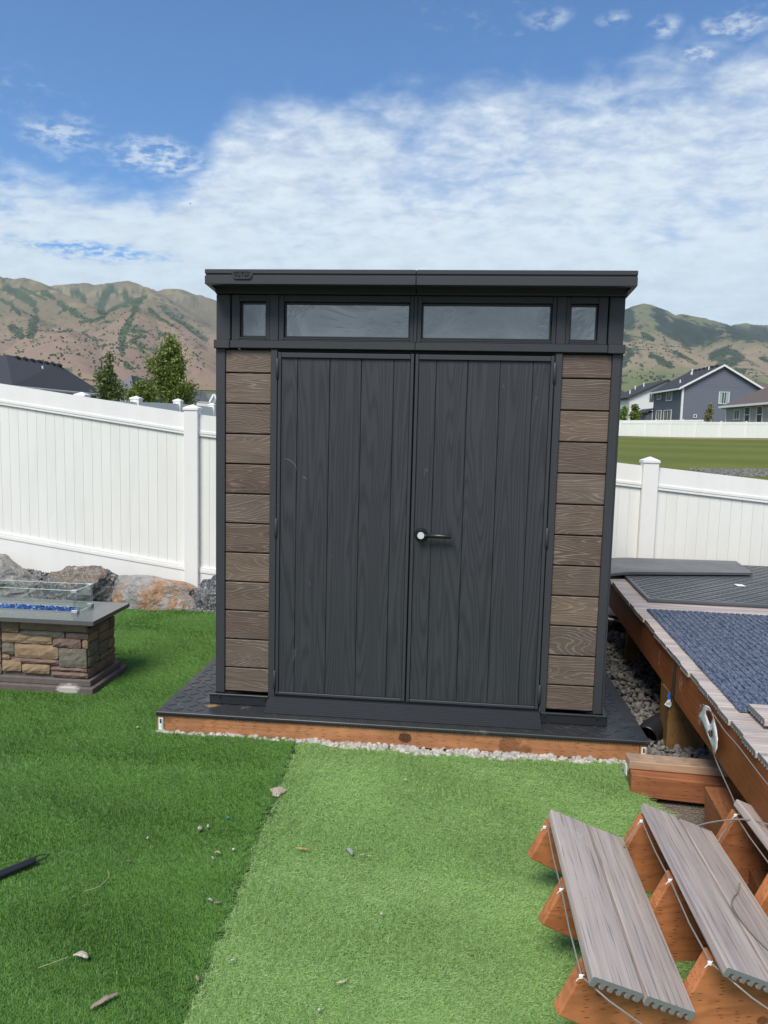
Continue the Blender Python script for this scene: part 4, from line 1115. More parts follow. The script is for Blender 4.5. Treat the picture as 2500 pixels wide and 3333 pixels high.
tubeobj('light_tube', [(1.09, -1.50, .235), (1.065, -1.55, .236), (1.035, -1.60, .25), (1.01, -1.66, .264), (1.015, -1.74, .262), (1.045, -1.80, .247), (1.085, -1.84, .228)], .0022, 'loop of thin clear tube lying on the second stair tread')

# white bag cut-out hanging on the joist
def bag():
    # local: s = along the joist (towards the camera +), z up
    out = [(-.034, .462), (-.010, .472), (.012, .462), (.030, .440), (.048, .424), (.066, .405), (.068, .372), (.062, .345), (.050, .332), (.030, .334), (.010, .346), (-.018, .362), (-.052, .374), (-.074, .386), (-.062, .402), (-.050, .430)]
    hole = [(-.018, .452), (.002, .458), (.016, .450), (.015, .436), (.008, .420), (-.004, .408), (-.014, .418), (-.026, .430), (-.026, .444)]
    hole2 = [(.002, .386), (.014, .396), (.022, .380), (.018, .364), (.004, .362), (-.004, .370)]
    bm = bmesh.new()
    def loop(ps):
        vs = [bm.verts.new((0, -s*2.1, z)) for s, z in ps]; return [bm.edges.new((vs[i], vs[(i+1) % len(vs)])) for i in range(len(vs))]
    es = loop(out)+loop(hole)+loop(hole2)
    bmesh.ops.triangle_fill(bm, use_beauty=True, use_dissolve=False, edges=es)
    bmesh.ops.subdivide_edges(bm, edges=bm.edges[:], cuts=2, use_grid_fill=True)
    for v in bm.verts:
        s, z = -v.co.y/2.1, v.co.z
        v.co.x = -.010-.004*abs(math.sin(s*40+z*22))-.0018*math.sin(z*120+s*50)-.010*smooth(.02, .06, s)*smooth(.44, .38, z)
    bm.normal_update()
    r = bmesh.ops.solidify(bm, geom=bm.faces[:], thickness=.0012)
    me = bpy.data.meshes.new('hanging_bag'); bm.to_mesh(me); bm.free(); me.materials.append(BAG)
    for p in me.polygons: p.use_smooth = True
    o = link('hanging_bag', me, None, label='torn white plastic bag piece hanging on the orange rim joist', cat='plastic bag'); o.location = (1.268, -.700, 0); o.rotation_euler = (0, 0, -DROT)
bag()
# blue and white tag on the support post
tg = MB(); tg.prism([(-.006, .283), (.006, .285), (.004, .268), (.011, .252), (-.003, .250), (-.009, .266)], 'y', -.002, 0, 0)
tg.prism([(-.004, .2495), (.011, .2515), (.013, .222), (.006, .210), (-.020, .224)], 'y', -.002, 0, 1)
for q in range(5): tg.box(-.012+q*.0042, -.0105+q*.0042, -.0032, -.0021, .224, .236, 2)
o = tg.obj('support_tag', [BLUEP, WHITEP, PRINT], None, label='small blue and white tag stapled to the support post under the deck', cat='tag'); o.location = (1.306, .010, .005)
# corrugated pipe
cp = MB(); P0 = Vector((1.225, .045, .052)); pts_ = []; rr_ = []
path = [Vector(p) for p in ((1.215, .030, .050), (1.255, .10, .055), (1.33, .20, .055), (1.48, .36, .06), (1.66, .60, .06), (1.74, 1.0, .08), (1.70, 1.40, .13), (1.56, 1.72, .17), (1.40, 1.90, .17), (1.25, 1.98, .15))]
fine_ = []
for i in range(len(path)-1):
    a, b_, c, d = path[max(i-1, 0)], path[i], path[i+1], path[min(i+2, len(path)-1)]
    for k in range(40):
        t_ = k/40; fine_.append(.5*((2*b_)+(-a+c)*t_+(2*a-5*b_+4*c-d)*t_*t_+(-a+3*b_-3*c+d)*t_**3))
Ls = [0]
for a, b_ in zip(fine_[:-1], fine_[1:]): Ls.append(Ls[-1]+(b_-a).length)
tot = Ls[-1]; s_ = 0; seq = []; j = 0
while s_ < tot-.01:
    while Ls[j+1] < s_: j += 1
    q = fine_[j].lerp(fine_[j+1], (s_-Ls[j])/(Ls[j+1]-Ls[j])); seq.append(q); s_ += .0042
rads = [(.050, .0545, .055, .0505)[i % 4] for i in range(len(seq))]
cp.tube(seq, .05, 22, rs=rads, caps=False); cp.tube(seq[:8], .046, 22, caps=False, rs=[.047]*8)
cp.obj('drain_pipe', DPIPE, None, label='black corrugated drain pipe curving under the deck beside the shed platform', cat='pipe')
tubeobj('cable', [(1.05, 1.80, .235), (1.12, 1.78, .225), (1.20, 1.76, .235), (1.32, 1.74, .24), (1.45, 1.72, .22)], .007, 'pale cable passing under the deck behind the shed', 'cable', material('pale_cable', base=(.55, .47, .38), rough=.6))
# crumpled landscape fabric
def crumple(name, cx, cy, rx, ry, h, seed, label, m_=FABR, z0=-.02):
    n = 26; V = []; F = []
    for j in range(n):
        for i in range(n):
            u, v = i/(n-1)*2-1, j/(n-1)*2-1; rad = 1+.30*mnoise.noise(Vector((u*2+seed, v*2, 0)))
            # square to disc
            X = u*math.sqrt(1-v*v/2); Y = v*math.sqrt(1-u*u/2); d = math.hypot(X, Y)
            z = h*(max(0, 1-d**2.2))*(.55+.9*abs(mnoise.noise(Vector((X*2.3+seed, Y*2.3, 1)))))+.010*mnoise.noise(Vector((X*8, Y*8, seed)))
            V.append((cx+X*rx*rad, cy+Y*ry*rad, z0+z))
    for j in range(n-1):
        for i in range(n-1): F.append((j*n+i, j*n+i+1, (j+1)*n+i+1, (j+1)*n+i))
    return link(name, pydata(name, V, F, m_, smooth=False), None, label=label, cat='fabric')
crumple('landscape_fabric', 1.215, -.97, .085, .11, .05, 1, 'crumpled scrap of black landscape fabric on the soil beside the second tread')
crumple('landscape_fabric', 1.31, -1.52, .10, .22, .13, 5, 'crumpled black landscape fabric heaped beside the near end of the second tread')

# ================================================================== FIRE PIT
pit = thing('fire_pit_table', 'stone veneer fire pit table with grey slab top and glass wind guard', 'fire pit', (-2.45, .45, 0))
FX0, FX1, FY0, FY1 = -3.06, -1.845, .302, .640
MB().box(FX0+.002, FX1-.002, FY0+.002, FY1-.002, .0, .415).obj('core', MOULD, pit)
MB().box(FX0-.05, FX1+.055, FY0-.052, FY1+.06, -.01, .045, c=.004).obj('base_moulding', MOULD, pit)
MB().box(FX0-.025, FX1+.030, FY0-.027, FY1+.033, .0455, .082, c=.004).obj('base_moulding', MOULD, pit)
TAN, GOLD, OLIVE, PURP, BRN = (.280, .190, .120), (.315, .220, .135), (.165, .150, .118), (.190, .125, .102), (.225, .160, .115)
def ledge(parent, o, ux, n, u0, u1, z0, z1, tone, seed, depth=.022, first=[True]):
    rs = random.Random(seed); nu = max(3, min(9, int((u1-u0)/.028)+2)); nz = max(3, min(6, int((z1-z0)/.022)+2))
    V = []; F = []
    uj = lambda: rs.uniform(-.0022, .0022)
    base = rs.uniform(.65, .95)*depth
    for j in range(nz):
        for i in range(nu):
            a, b_ = i/(nu-1), j/(nz-1)
            u = u0+.0014+(u1-u0-.0028)*a; z = z0+.0014+(z1-z0-.0028)*b_
            edge = (i in (0, nu-1)) or (j in (0, nz-1))
            d = base+(-.0055 if edge else .004*mnoise.noise(Vector((u*31, z*31, seed)))+.006*mnoise.noise(Vector((u*70, z*70, seed+3))))
            if (i in (0, nu-1)) and (j in (0, nz-1)):
                u += (-1 if i else 1)*.003; z += (-1 if j else 1)*.0025
            if not edge or True: u += uj(); z += uj()+.0035*mnoise.noise(Vector((u*16, seed, 0)))*(1 if j in (0, nz-1) else 0)
            V.append((u, d, z))
    for j in range(nz-1):
        for i in range(nu-1): F.append([j*nu+i, j*nu+i+1, (j+1)*nu+i+1, (j+1)*nu+i])
    ring = [i for i in range(nu)]+[j*nu+nu-1 for j in range(1, nz)]+[(nz-1)*nu+i for i in range(nu-2, -1, -1)]+[j*nu for j in range(nz-2, 0, -1)]
    b0 = len(V)
    for q in ring: V.append((V[q][0], -.004, V[q][2]))
    for k in range(len(ring)): F.append([ring[k], ring[(k+1) % len(ring)], b0+(k+1) % len(ring), b0+k])
    W = [tuple(np.array(o)+np.array(ux)*u+np.array(n)*d+np.array((0, 0, z))) for u, d, z in V]
    m_ = MB(); m_.add(W, F, 0, False); me = m_.mesh('stone', STONE)
    at_ = me.attributes.new('tone', 'FLOAT_COLOR', 'FACE'); at_.data.foreach_set('color', np.tile(np.array([*tone, 1.0], np.float32), (len(me.polygons), 1)).ravel())
    link('stone', me, pit)
ux_, n_ = (1, 0, 0), (0, -1, 0)
sc_x = lambda px: -1.838-(1175-px)*4.4e-4
sc_z = lambda py: .086+(1875-py)*4.30e-4
fr = [(0, 245, 1085, 1292, TAN), (252, 1175, 1085, 1245, TAN), (255, 872, 1247, 1330, OLIVE), (880, 1190, 1255, 1335, PURP), (0, 695, 1298, 1432, GOLD), (702, 1100, 1338, 1462, PURP), (1105, 1185, 1338, 1462, GOLD), (0, 170, 1436, 1592, OLIVE), (172, 775, 1440, 1632, GOLD), (780, 1165, 1466, 1728, OLIVE), (0, 112, 1598, 1665, TAN), (118, 778, 1638, 1706, PURP), (0, 268, 1670, 1825, GOLD), (272, 662, 1712, 1835, GOLD), (668, 1172, 1732, 1786, PURP), (672, 1178, 1792, 1870, PURP)]
for i, (a, b_, c, d, tone) in enumerate(fr): ledge(pit, (0, FY0, 0), ux_, n_, sc_x(a), sc_x(b_), sc_z(d), sc_z(c), tone, 10+i)
rs = random.Random(77); zrows = [(.086, .15), (.152, .23), (.232, .285), (.287, .345), (.347, .418)]
for (za, zb) in zrows:
    u = FX0
    while u < sc_x(0)-.03:
        w = min(rs.uniform(.12, .24), sc_x(0)-.002-u)
        if sc_x(0)-(u+w) < .05: w = sc_x(0)-.002-u
        ledge(pit, (0, FY0, 0), ux_, n_, u, u+w-.002, za, zb, rs.choice([TAN, GOLD, OLIVE, PURP, BRN]), rs.randint(0, 999)); u += w
# right-hand end
uy_, n2_ = (0, 1, 0), (1, 0, 0)
er = [(.0, .33, .0, .060, PURP), (.0, .12, .062, .125, OLIVE), (.122, .33, .062, .098, BRN), (.122, .24, .10, .170, OLIVE), (.0, .118, .127, .205, OLIVE), (.242, .33, .10, .16, TAN), (.122, .33, .172, .225, BRN), (.0, .12, .207, .258, TAN), (.122, .25, .227, .285, TAN), (.252, .33, .215, .29, PURP), (.0, .20, .26, .292, PURP), (.202, .33, .292, .333, TAN), (.0, .09, .294, .333, BRN), (.17, .20, .294, .333, BRN)]
for i, (a, b_, c, d, tone) in enumerate(er): ledge(pit, (FX1, FY0, 0), uy_, n2_, a+.002, b_, .086+c, .086+d, tone, 60+i, .018)
MB().box(FX1-.004, FX1+.012, FY0+.095, FY0+.165, .382, .414).obj('vent_slot', BLACKISH, pit)
# slab with the burner opening
SX0, SX1, SY0, SY1, SZ = -3.14, -1.767, .226, .692, .442
bx0, bx1, by0, by1 = -2.96, -1.995, .415, .530
sl = MB()
for q in ((SX0, bx0, SY0, SY1), (bx1, SX1, SY0, SY1)): sl.box(*q, SZ-.024, SZ, c=.0)
sl.box(bx0, bx1, SY0, by0, SZ-.024, SZ); sl.box(bx0, bx1, by1, SY1, SZ-.024, SZ)
sl.obj('slab', SLAB, pit)
MB().box(bx0-.004, bx1+.004, by0-.004, by0, SZ-.02, SZ+.003).box(bx0-.004, bx1+.004, by1, by1+.004, SZ-.02, SZ+.003).box(bx1, bx1+.004, by0-.004, by1+.004, SZ-.02, SZ+.0035).obj('burner_rim', ALU, pit)
MB().box(bx0+.001, bx1-.001, by0+.001, by1-.001, SZ-.035, SZ-.024).obj('burner_pan', BLACKISH, pit)
rs_ = np.random.RandomState(3); pts = [(rs_.uniform(bx0+.006, bx1-.008), rs_.uniform(by0+.006, by1-.006), SZ-.018+rs_.uniform(0, .020)) for _ in range(1500)]
bd = rock_pile('fire_glass', pts, (.0042, .0095), BEAD, 9, .8, jitter=.35, kind='stuff'); bd.parent = pit; bd.location = (2.45, -.45, 0)
# glass guard
gx0, gx1, gy0, gy1, gz0, gz1 = -3.0, -1.945, .378, .574, SZ+.006, SZ+.135
for (a, b_, c, d) in ((gx0, gx1-.008, gy0, gy0+.005), (gx0, gx1-.008, gy1-.005, gy1), (gx1-.005, gx1, gy0+.008, gy1-.008)):
    p = MB().box(a, b_, c, d, gz0, gz1).obj('glass_panel', CLEAR, pit)
    sub('edge', MB().box(a, b_, c-.0003, d+.0003, gz1+.0002, gz1+.0022).mesh('edge', GEDGEP), p)
MB().box(gx1-.0075, gx1-.0055, gy0, gy0+.004, gz0+.02, gz1-.02).box(gx1-.016, gx1-.014, gy0, gy0+.004, gz0+.02, gz1-.02).obj('glass_edge', GEDGE, pit)
MB().box(gx1-.001, gx1+.0008, gy1-.008, gy1-.005, gz0+.02, gz1-.02).obj('glass_edge', GEDGEP, pit)
for (cy, s) in ((gy0, 1), (gy1, -1)):
    for zc in (SZ+.0005, gz1-.014):
        b = MB(); ya, yb = sorted((cy-s*.005, cy+s*.012)); b.box(gx1-.030, gx1+.005, ya, yb, zc, zc+.019, c=.002); ya, yb = sorted((cy+s*.0125, cy+s*.028)); b.box(gx1-.009, gx1+.005, ya, yb, zc, zc+.019, c=.002)
        b.obj('corner_clip', ALU, pit)

# ================================================================== BOULDERS
flat_bed = material('dark_bed_soil', base=(.07, .07, .075), rough=.95)
ICO5 = ico(5)
def boulder(cx, cy, cz, rx, ry, rz, m_, seed, label, rot=0, cuts=16, lean=0, prof=None, rough=1.0):
    rs = np.random.RandomState(seed); v = ICO5[0].copy(); f = ICO5[1]
    v *= 1/np.maximum(1e-6, (np.abs(v)**2.7).sum(1)**(1/2.7))[:, None]
    for _ in range(cuts):
        d = rs.normal(size=3); d[2] = abs(d[2])*.8; d /= np.linalg.norm(d); h = rs.uniform(.70, .95)
        ov = v@d-h; v -= np.where(ov > 0, ov*.96, 0)[:, None]*d[None]
    out = np.empty_like(v)
    for i, p in enumerate(v):
        q = Vector(p*1.5)+Vector((seed*3.1, 0, 0))
        n1 = mnoise.noise(q); n2 = mnoise.noise(q*2.6); rd = 1-abs(mnoise.noise(q*1.9+Vector((9, 0, 0))))*2; n4 = mnoise.noise(q*7.5); n5 = mnoise.noise(q*17); n6 = mnoise.noise(q*38)
        out[i] = p*(1+rough*(.13*n1+.075*n2+.05*rd+.042*n4+.026*n5+.012*n6))
    out[:, 2] *= np.interp(out[:, 0], *(prof if prof else ([-1, 1], [1, 1])))
    out[:, 2] += lean*out[:, 0]
    out *= (rx, ry, rz); c, s = math.cos(rot), math.sin(rot)
    X = out[:, 0]*c-out[:, 1]*s; Y = out[:, 0]*s+out[:, 1]*c
    me = pydata('boulder', np.stack([X, Y, out[:, 2]], 1), f, m_, smooth=False)
    o = link('boulder', me, None, (cx, cy, cz), label=label, cat='boulder', group='boulders along the fence'); return o
boulder(-3.90, 2.50, .07, .52, .36, .31, ROCK_M, 3, 'mottled grey and tan boulder at the left picture edge by the fence', rot=.1, prof=([-1, -.2, .3, 1], [1, 1.05, .95, .55]))
boulder(-3.03, 2.52, .04, .43, .30, .285, ROCK_D, 8, 'dark grey flat-topped boulder with brown top, second from the left edge', rot=-.05, prof=([-1, -.6, -.2, .5, 1], [.75, 1.0, .95, 1.0, .95]))
boulder(-2.37, 2.42, .01, .47, .25, .305, ROCK_O, 14, 'long orange and white streaked boulder between fire pit and shed', rot=-.04, prof=([-1, -.45, .1, .6, 1], [.82, 1.04, .98, .80, .45]), rough=.8)
boulder(-1.70, 2.50, .05, .34, .27, .27, ROCK_B, 12, 'smooth blue grey boulder half hidden behind the left edge of shed', rot=.2)
boulder(-2.72, 2.62, .05, .13, .12, .14, ROCK_D, 21, 'small grey rock wedged between the flat-topped and orange boulders')
def fbot(x): return float(np.interp(x, [-6.55, -4.66, -2.145, -.14], [ft[-6.55], ft[-4.66], ft[-2.145], ft[-.14]]))-1.70
def zbed(x, y): return max(fbot(x), -.03)*smooth(2.25, 2.80, y)
V = []; F = []; X_ = np.linspace(-6.4, -.9, 60); Y_ = np.linspace(2.2, 3.05, 14)
for y in Y_:
    for x in X_: V.append((x, y, zbed(x, y)-.004))
for j in range(13):
    for i in range(59): F.append((j*60+i, j*60+i+1, (j+1)*60+i+1, (j+1)*60+i))
link('planting_bed', pydata('planting_bed', V, F, flat_bed, smooth=True), kind='structure')
rs = np.random.RandomState(17); pts = []
while len(pts) < 8000:
    x = rs.uniform(-4.6, -1.0); y = rs.uniform(2.24, 2.95)
    pts.append((x, y, zbed(x, y)+rs.uniform(-.008, .016)))
rock_pile('slate_chip_bed', pts, (.010, .026), SLATE, 18, .45, jitter=.35, kind='stuff', label='dark slate chips around the boulders along the fence', cat='slate chips')

# ================================================================== THINGS ON THE TURF
def chip(name, x, y, L, W, T, rot, col, label, cat, z=.030, bend=0.0, pitch=0.0, seed=1, taper=.5):
    n = 8; rs = random.Random(seed); V = []; F = []
    for i in range(n+1):
        q = i/n; w = W*(math.sin(PI*min(1, max(0, q*.92+.04)))**taper)*rs.uniform(.88, 1.1)/2; xx = (q-.5)*L; zz = bend*(1-(2*q-1)**2)+pitch*xx+rs.uniform(-.0008, .0008); cc = rs.uniform(-.1, .1)*W
        V += [(xx, -w+cc, zz), (xx, cc, zz+W*.12), (xx, w+cc, zz), (xx, cc, zz-T)]
    for i in range(n):
        a, b_ = i*4, i*4+4
        for k in range(4): F.append([a+k, b_+k, b_+(k+1) % 4, a+(k+1) % 4])
    m_ = MB(); m_.add(V, F); m_.add(V[:4], [[0, 1, 2, 3]]); m_.add(V[-4:], [[3, 2, 1, 0]])
    def f(t, b):
        v = t.node('ShaderNodeTexCoord', out='Object'); nn = t.noise(t.scale(v, 60, 400, 200), 1, 3, .6)
        t.put(b.inputs['Base Color'], t.mix(t.rng(nn, .35, .7), col, tuple(q*.5 for q in col))); b.inputs['Roughness'].default_value = .75
    o = m_.obj(name, material(name+'_surface', f), None, label=label, cat=cat); o.location = (x, y, z); o.rotation_euler = (0, 0, rot)
    return o
chip('bark_strip', -.652, -1.925, .075, .016, .003, R(52), (.36, .27, .21), 'pale strip of bark on the dark turf near the bottom edge', 'bark', seed=2, bend=.004)
chip('wood_chip', -.286, -1.153, .048, .009, .002, R(0), (.55, .30, .12), 'flat orange wood chip on the pale turf', 'wood chip', taper=.12)
chip('dry_leaf', -.114, -1.149, .042, .016, .002, R(-62), (.36, .36, .38), 'curled silvery grey leaf on the pale turf', 'leaf', bend=.006, seed=4)
chip('wood_chip', -.066, -1.163, .020, .006, .002, R(30), (.55, .50, .38), 'small cream wood sliver right of the silvery leaf', 'wood chip', seed=5)
chip('wood_chip', -.040, -1.166, .012, .006, .002, R(-10), (.58, .52, .42), 'tiny cream chip furthest right beside the silvery leaf', 'wood chip', seed=25)
chip('dry_leaf', -.793, -1.779, .046, .020, .002, R(-8), (.58, .50, .42), 'crumpled beige leaf on the dark turf at lower left', 'leaf', bend=.010, seed=6)
chip('dry_leaf', -.577, -1.224, .026, .010, .002, R(-10), (.50, .38, .26), 'small curled tan leaf below the white stone', 'leaf', bend=.006, seed=7)
chip('dry_leaf', -.585, -1.258, .016, .006, .002, R(-40), (.52, .42, .30), 'tiny curled tan leaf just under another tan leaf', 'leaf', bend=.005, seed=17)
chip('bark_strip', -.865, -1.310, .014, .008, .002, R(10), (.30, .18, .12), 'small reddish bark flake on the dark turf left of centre', 'bark', seed=27)
chip('bark_strip', -.895, -1.560, .018, .006, .002, R(40), (.24, .17, .11), 'small brown bark sliver above the beige leaf', 'bark', seed=28)
chip('bark_strip', -.490, -1.490, .026, .008, .002, R(20), (.30, .22, .16), 'brown bark sliver close to the turf seam', 'bark', seed=29)
chip('dry_leaf', -.517, -1.485, .020, .009, .002, R(-20), (.46, .42, .38), 'pale curled leaf beside the bark sliver near the seam', 'leaf', seed=30, bend=.005)
chip('bark_strip', -.440, -1.815, .022, .008, .002, R(-60), (.34, .26, .18), 'tan bark flake at the turf seam near the bottom edge', 'bark', seed=31)
chip('dry_leaf', -.046, -1.779, .030, .008, .002, R(28), (.58, .48, .28), 'yellowish splinter on the pale turf near the bottom edge', 'splinter', seed=9)
def straw(name, pts, label, col=(.42, .36, .20), r=.0008): return tubeobj(name, pts, r, label, 'straw', material('dry_straw', base=col, rough=.7))
straw('dry_straw', [(-.905, -1.385, .036), (-.885, -1.42, .038), (-.892, -1.47, .035), (-.93, -1.50, .034)], 'thin curved dry straw on the dark turf in the left middle')
straw('dry_straw', [(-.825, -1.79, .034), (-.85, -1.815, .035), (-.885, -1.838, .032)], 'long dry straw trailing from the beige leaf')
def stone_thing(x, y, r, m_, label, seed, z=.028, flat=.7, name='stone'):
    o = rock_pile(name, [(0, 0, 0)], (r, r), m_, seed, flat, base=ICO2, jitter=.12, label=label, cat='stone'); o.location = (x, y, z); return o
stone_thing(-.695, -1.071, .0150, PEBW, 'white stone lying on the dark turf left of the seam', 1)
stone_thing(-.671, -1.051, .0085, PEBW, 'smaller white pebble touching the white stone on the turf', 2)
stone_thing(.034, -1.478, .0058, PEBW, 'small white pebble in the middle of the pale turf', 3)
stone_thing(-.089, -1.883, .0050, PEBW, 'small white pebble on the pale turf near the bottom edge', 4)
stone_thing(.048, -.562, .0048, PEBW, 'tiny white pebble on the pale turf near the platform', 5)
stone_thing(-.365, -1.735, .0068, PEBW, 'grey white pebble on the pale turf just right of the seam', 6)
stone_thing(-.862, -1.16, .0045, PEBW, 'tiny white pebble in the centre of the dark turf', 7)
stone_thing(-.53, -1.19, .0040, PEBW, 'tiny cream pebble next to the small tan leaf', 8)
stone_thing(.385, -1.145, .0042, PEBW, 'tiny white pebble on the pale turf left of the stairs', 9)
o = stone_thing(-.62, -.969, .0055, material('teal_bottle_glass', base=(.03, .25, .35), rough=.3), 'small turquoise bead lying in the dark turf', 10, z=.022, name='bead'); o['category'] = 'bead'
stone_thing(-1.33, -.19, .006, PEBW, 'small white pebble on the turf left of the platform corner', 11)
# patch of sand on the seam
rs = np.random.RandomState(2); pts = []
for _ in range(380):
    a = rs.uniform(0, 2*PI); q = math.sqrt(rs.rand()); pts.append((-.478+.026*q*math.cos(a)*(1+.4*math.sin(3*a)), -.735+.040*q*math.sin(a), .020+.012*(1-q)))
rock_pile('sand_patch', pts, (.0022, .0048), material('pale_sand', m_peb([(.38, .31, .24), (.50, .42, .34), (.42, .36, .29)])), 6, .7, kind='stuff', label='patch of pale sand spilled on the turf seam', cat='sand')
# black pole with a forked end, coming in from the left
pl_ = MB(); a, b_ = Vector((-1.36, -1.60, .030)), Vector((-1.178, -1.358, .034)); d = (b_-a).normalized()
po = thing('black_pole', 'end of a black tubular pole with two bent prongs at the left edge', 'pole', (a.x, a.y, 0))
po['_w'] = [a.x, a.y, 0]
BLK = material('black_powder_coat', base=(.018, .02, .026), rough=.35)
MB().tube([a-d*.25, a, a+(b_-a)*.5, b_-d*.02, b_-d*.005, b_], .014, 14, rs=[.0145, .0145, .0140, .0135, .012, .009]).obj('shaft', BLK, po)
s_ = Vector((-d.y, d.x, 0))
MB().tube([b_-d*.02+s_*.006+Vector((0, 0, .006)), b_+s_*.011+Vector((0, 0, .006)), b_+d*.024+s_*.018, b_+d*.040+s_*.010], .0022, 7).obj('prong', BLK, po)
MB().tube([b_-d*.02-s_*.007+Vector((0, 0, .003)), b_+d*.01-s_*.012, b_+d*.030-s_*.013, b_+d*.046-s_*.002+Vector((0, 0, .004))], .0022, 7).obj('prong', BLK, po)

# ================================================================== HOUSES
def flat(name, base, rough=.7, sx=1.0, lines=None, lk=.35, var=.25):
    def f(t, b):
        v = t.node('ShaderNodeTexCoord', out='Object'); n = t.noise(v, 2.5*sx, 5, .7)
        c = t.mix(n, tuple(q*(1-var) for q in base), tuple(q*(1+var) for q in base))
        if lines:
            z = t.sep(v)[2]; w = t.math('FRACT', t.math('DIVIDE', z, lines))
            c = t.mix(t.math('MULTIPLY', t.rng(w, .22, .0), lk), c, tuple(q*.35 for q in base))
        t.put(b.inputs['Base Color'], c); b.inputs['Roughness'].default_value = rough
    return material(name, f)
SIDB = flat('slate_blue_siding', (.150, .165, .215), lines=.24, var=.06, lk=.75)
SIDB2 = flat('slate_blue_shaded_wall', (.105, .112, .140), var=.06)  # side wall's shade put into a darker slate blue
SIDBG = flat('beige_siding', (.40, .36, .335), lines=.19, var=.05)
SIDW = flat('white_siding', (.72, .73, .75), lines=.19, var=.03, lk=.12)
TRIM = flat('white_trim', (.78, .78, .78), var=.02)
SHN = flat('charcoal_shingles', (.040, .042, .050), .9, sx=6, var=.35)
SHN2 = flat('grey_mottled_shingles', (.16, .165, .175), .9, sx=12, var=.75)  # lighter mottled grey, set beside darker slopes on the same roofs
SHB = flat('brown_shingles', (.125, .098, .090), .9, sx=5, var=.45)
WGL = material('house_window_glass', base=(.05, .055, .06), rough=.08)
CURT = material('curtain', base=(.32, .42, .43), rough=.8)
GUT = material('grey_gutter', base=(.38, .38, .37), rough=.5)
def quad(mb, P_, th=.0, mi=0): mb.add(P_, [list(range(len(P_)))], mi)
def slab_poly(P_, th):
    """a roof plane with thickness, from its corner points"""
    P_ = [np.array(p, float) for p in P_]; nrm = np.cross(P_[1]-P_[0], P_[2]-P_[0]); nrm /= np.linalg.norm(nrm)
    if nrm[2] < 0: nrm = -nrm
    n = len(P_); Q = [p-nrm*th for p in P_]; mb = MB()
    mb.add([*P_, *Q], [list(range(n)), [n+i for i in range(n)][::-1]]+[[i, (i+1) % n, n+(i+1) % n, n+i] for i in range(n)]); return mb
def hbox(X0, X1, Z0, Z1, z0, z1):
    mb = MB(); c = [hp(X0, Z0, 0), hp(X1, Z0, 0), hp(X1, Z1, 0), hp(X0, Z1, 0)]
    vs = [(p[0], p[1], z0) for p in c]+[(p[0], p[1], z1) for p in c]
    mb.add(vs, [(0, 1, 5, 4), (1, 2, 6, 5), (2, 3, 7, 6), (3, 0, 4, 7), (4, 5, 6, 7), (3, 2, 1, 0)]); return mb
def wall_window(house, px, p0, n, kind='two', frame_w=.07, name='window', curtain=False):
    """px = (sx0, sx1, sy0, sy1) of the opening; the wall is the plane through p0 with normal n"""
    sx0, sx1, sy0, sy1 = px; c = [onp(a, b_, p0, n) for a, b_ in ((sx0, sy1), (sx1, sy1), (sx1, sy0), (sx0, sy0))]
    n = np.array(n, float); n /= np.linalg.norm(n); up = np.array([0, 0, 1.0]); u = np.cross(up, n); u /= np.linalg.norm(u)
    us = [np.dot(q-c[0], u) for q in c]; u0, u1 = min(us), max(us); z0 = (c[0][2]+c[1][2])/2; z1 = (c[2][2]+c[3][2])/2
    O = c[0].copy(); O[2] = 0
    def bx(ua, ub, za, zb, d0, d1):
        mb = MB(); vs = [tuple(O+u*a+n*d+up*z) for d in (d0, d1) for z in (za, zb) for a in (ua, ub)]
        mb.add(vs, [(0, 2, 3, 1), (4, 5, 7, 6), (0, 1, 5, 4), (2, 6, 7, 3), (0, 4, 6, 2), (1, 3, 7, 5)]); return mb
    f = MB()
    for q in ((u0, u0+frame_w, z0, z1), (u1-frame_w, u1, z0, z1), (u0+frame_w, u1-frame_w, z0, z0+frame_w), (u0+frame_w, u1-frame_w, z1-frame_w, z1)):
        t_ = bx(*q, .0, .08); f.add(t_.v, t_.f)
    um = (u0+u1)/2
    if kind == 'two': t_ = bx(um-.025, um+.025, z0+frame_w, z1-frame_w, 0, .06); f.add(t_.v, t_.f)
    if kind == 'hung': t_ = bx(u0+frame_w, u1-frame_w, (z0+z1)/2-.03, (z0+z1)/2+.03, 0, .06); f.add(t_.v, t_.f)
    w = f.obj(name, TRIM, house)
    sub('pane', bx(u0+frame_w, u1-frame_w, z0+frame_w, z1-frame_w, .012, .02).mesh('pane', WGL), w)
    if curtain or kind == 'two':
        for (a, b_) in ((u0+frame_w+.01, u0+(u1-u0)*.34), (u1-(u1-u0)*.34, u1-frame_w-.01)):
            sub('curtain', bx(a, b_, z0+frame_w, z1-frame_w, .021, .028).mesh('curtain', CURT if curtain else material('tan_curtain', base=(.22, .20, .17), rough=.8)), w)
    return w
c9 = lambda x, y: (2000+x/3.318, 1150+y/3.318)
def pxr(x0, x1, y0, y1): a = c9(x0, y0); b_ = c9(x1, y1); return (a[0], b_[0], a[1], b_[1])
def hn(X, Z): return RH*X+FH*Z
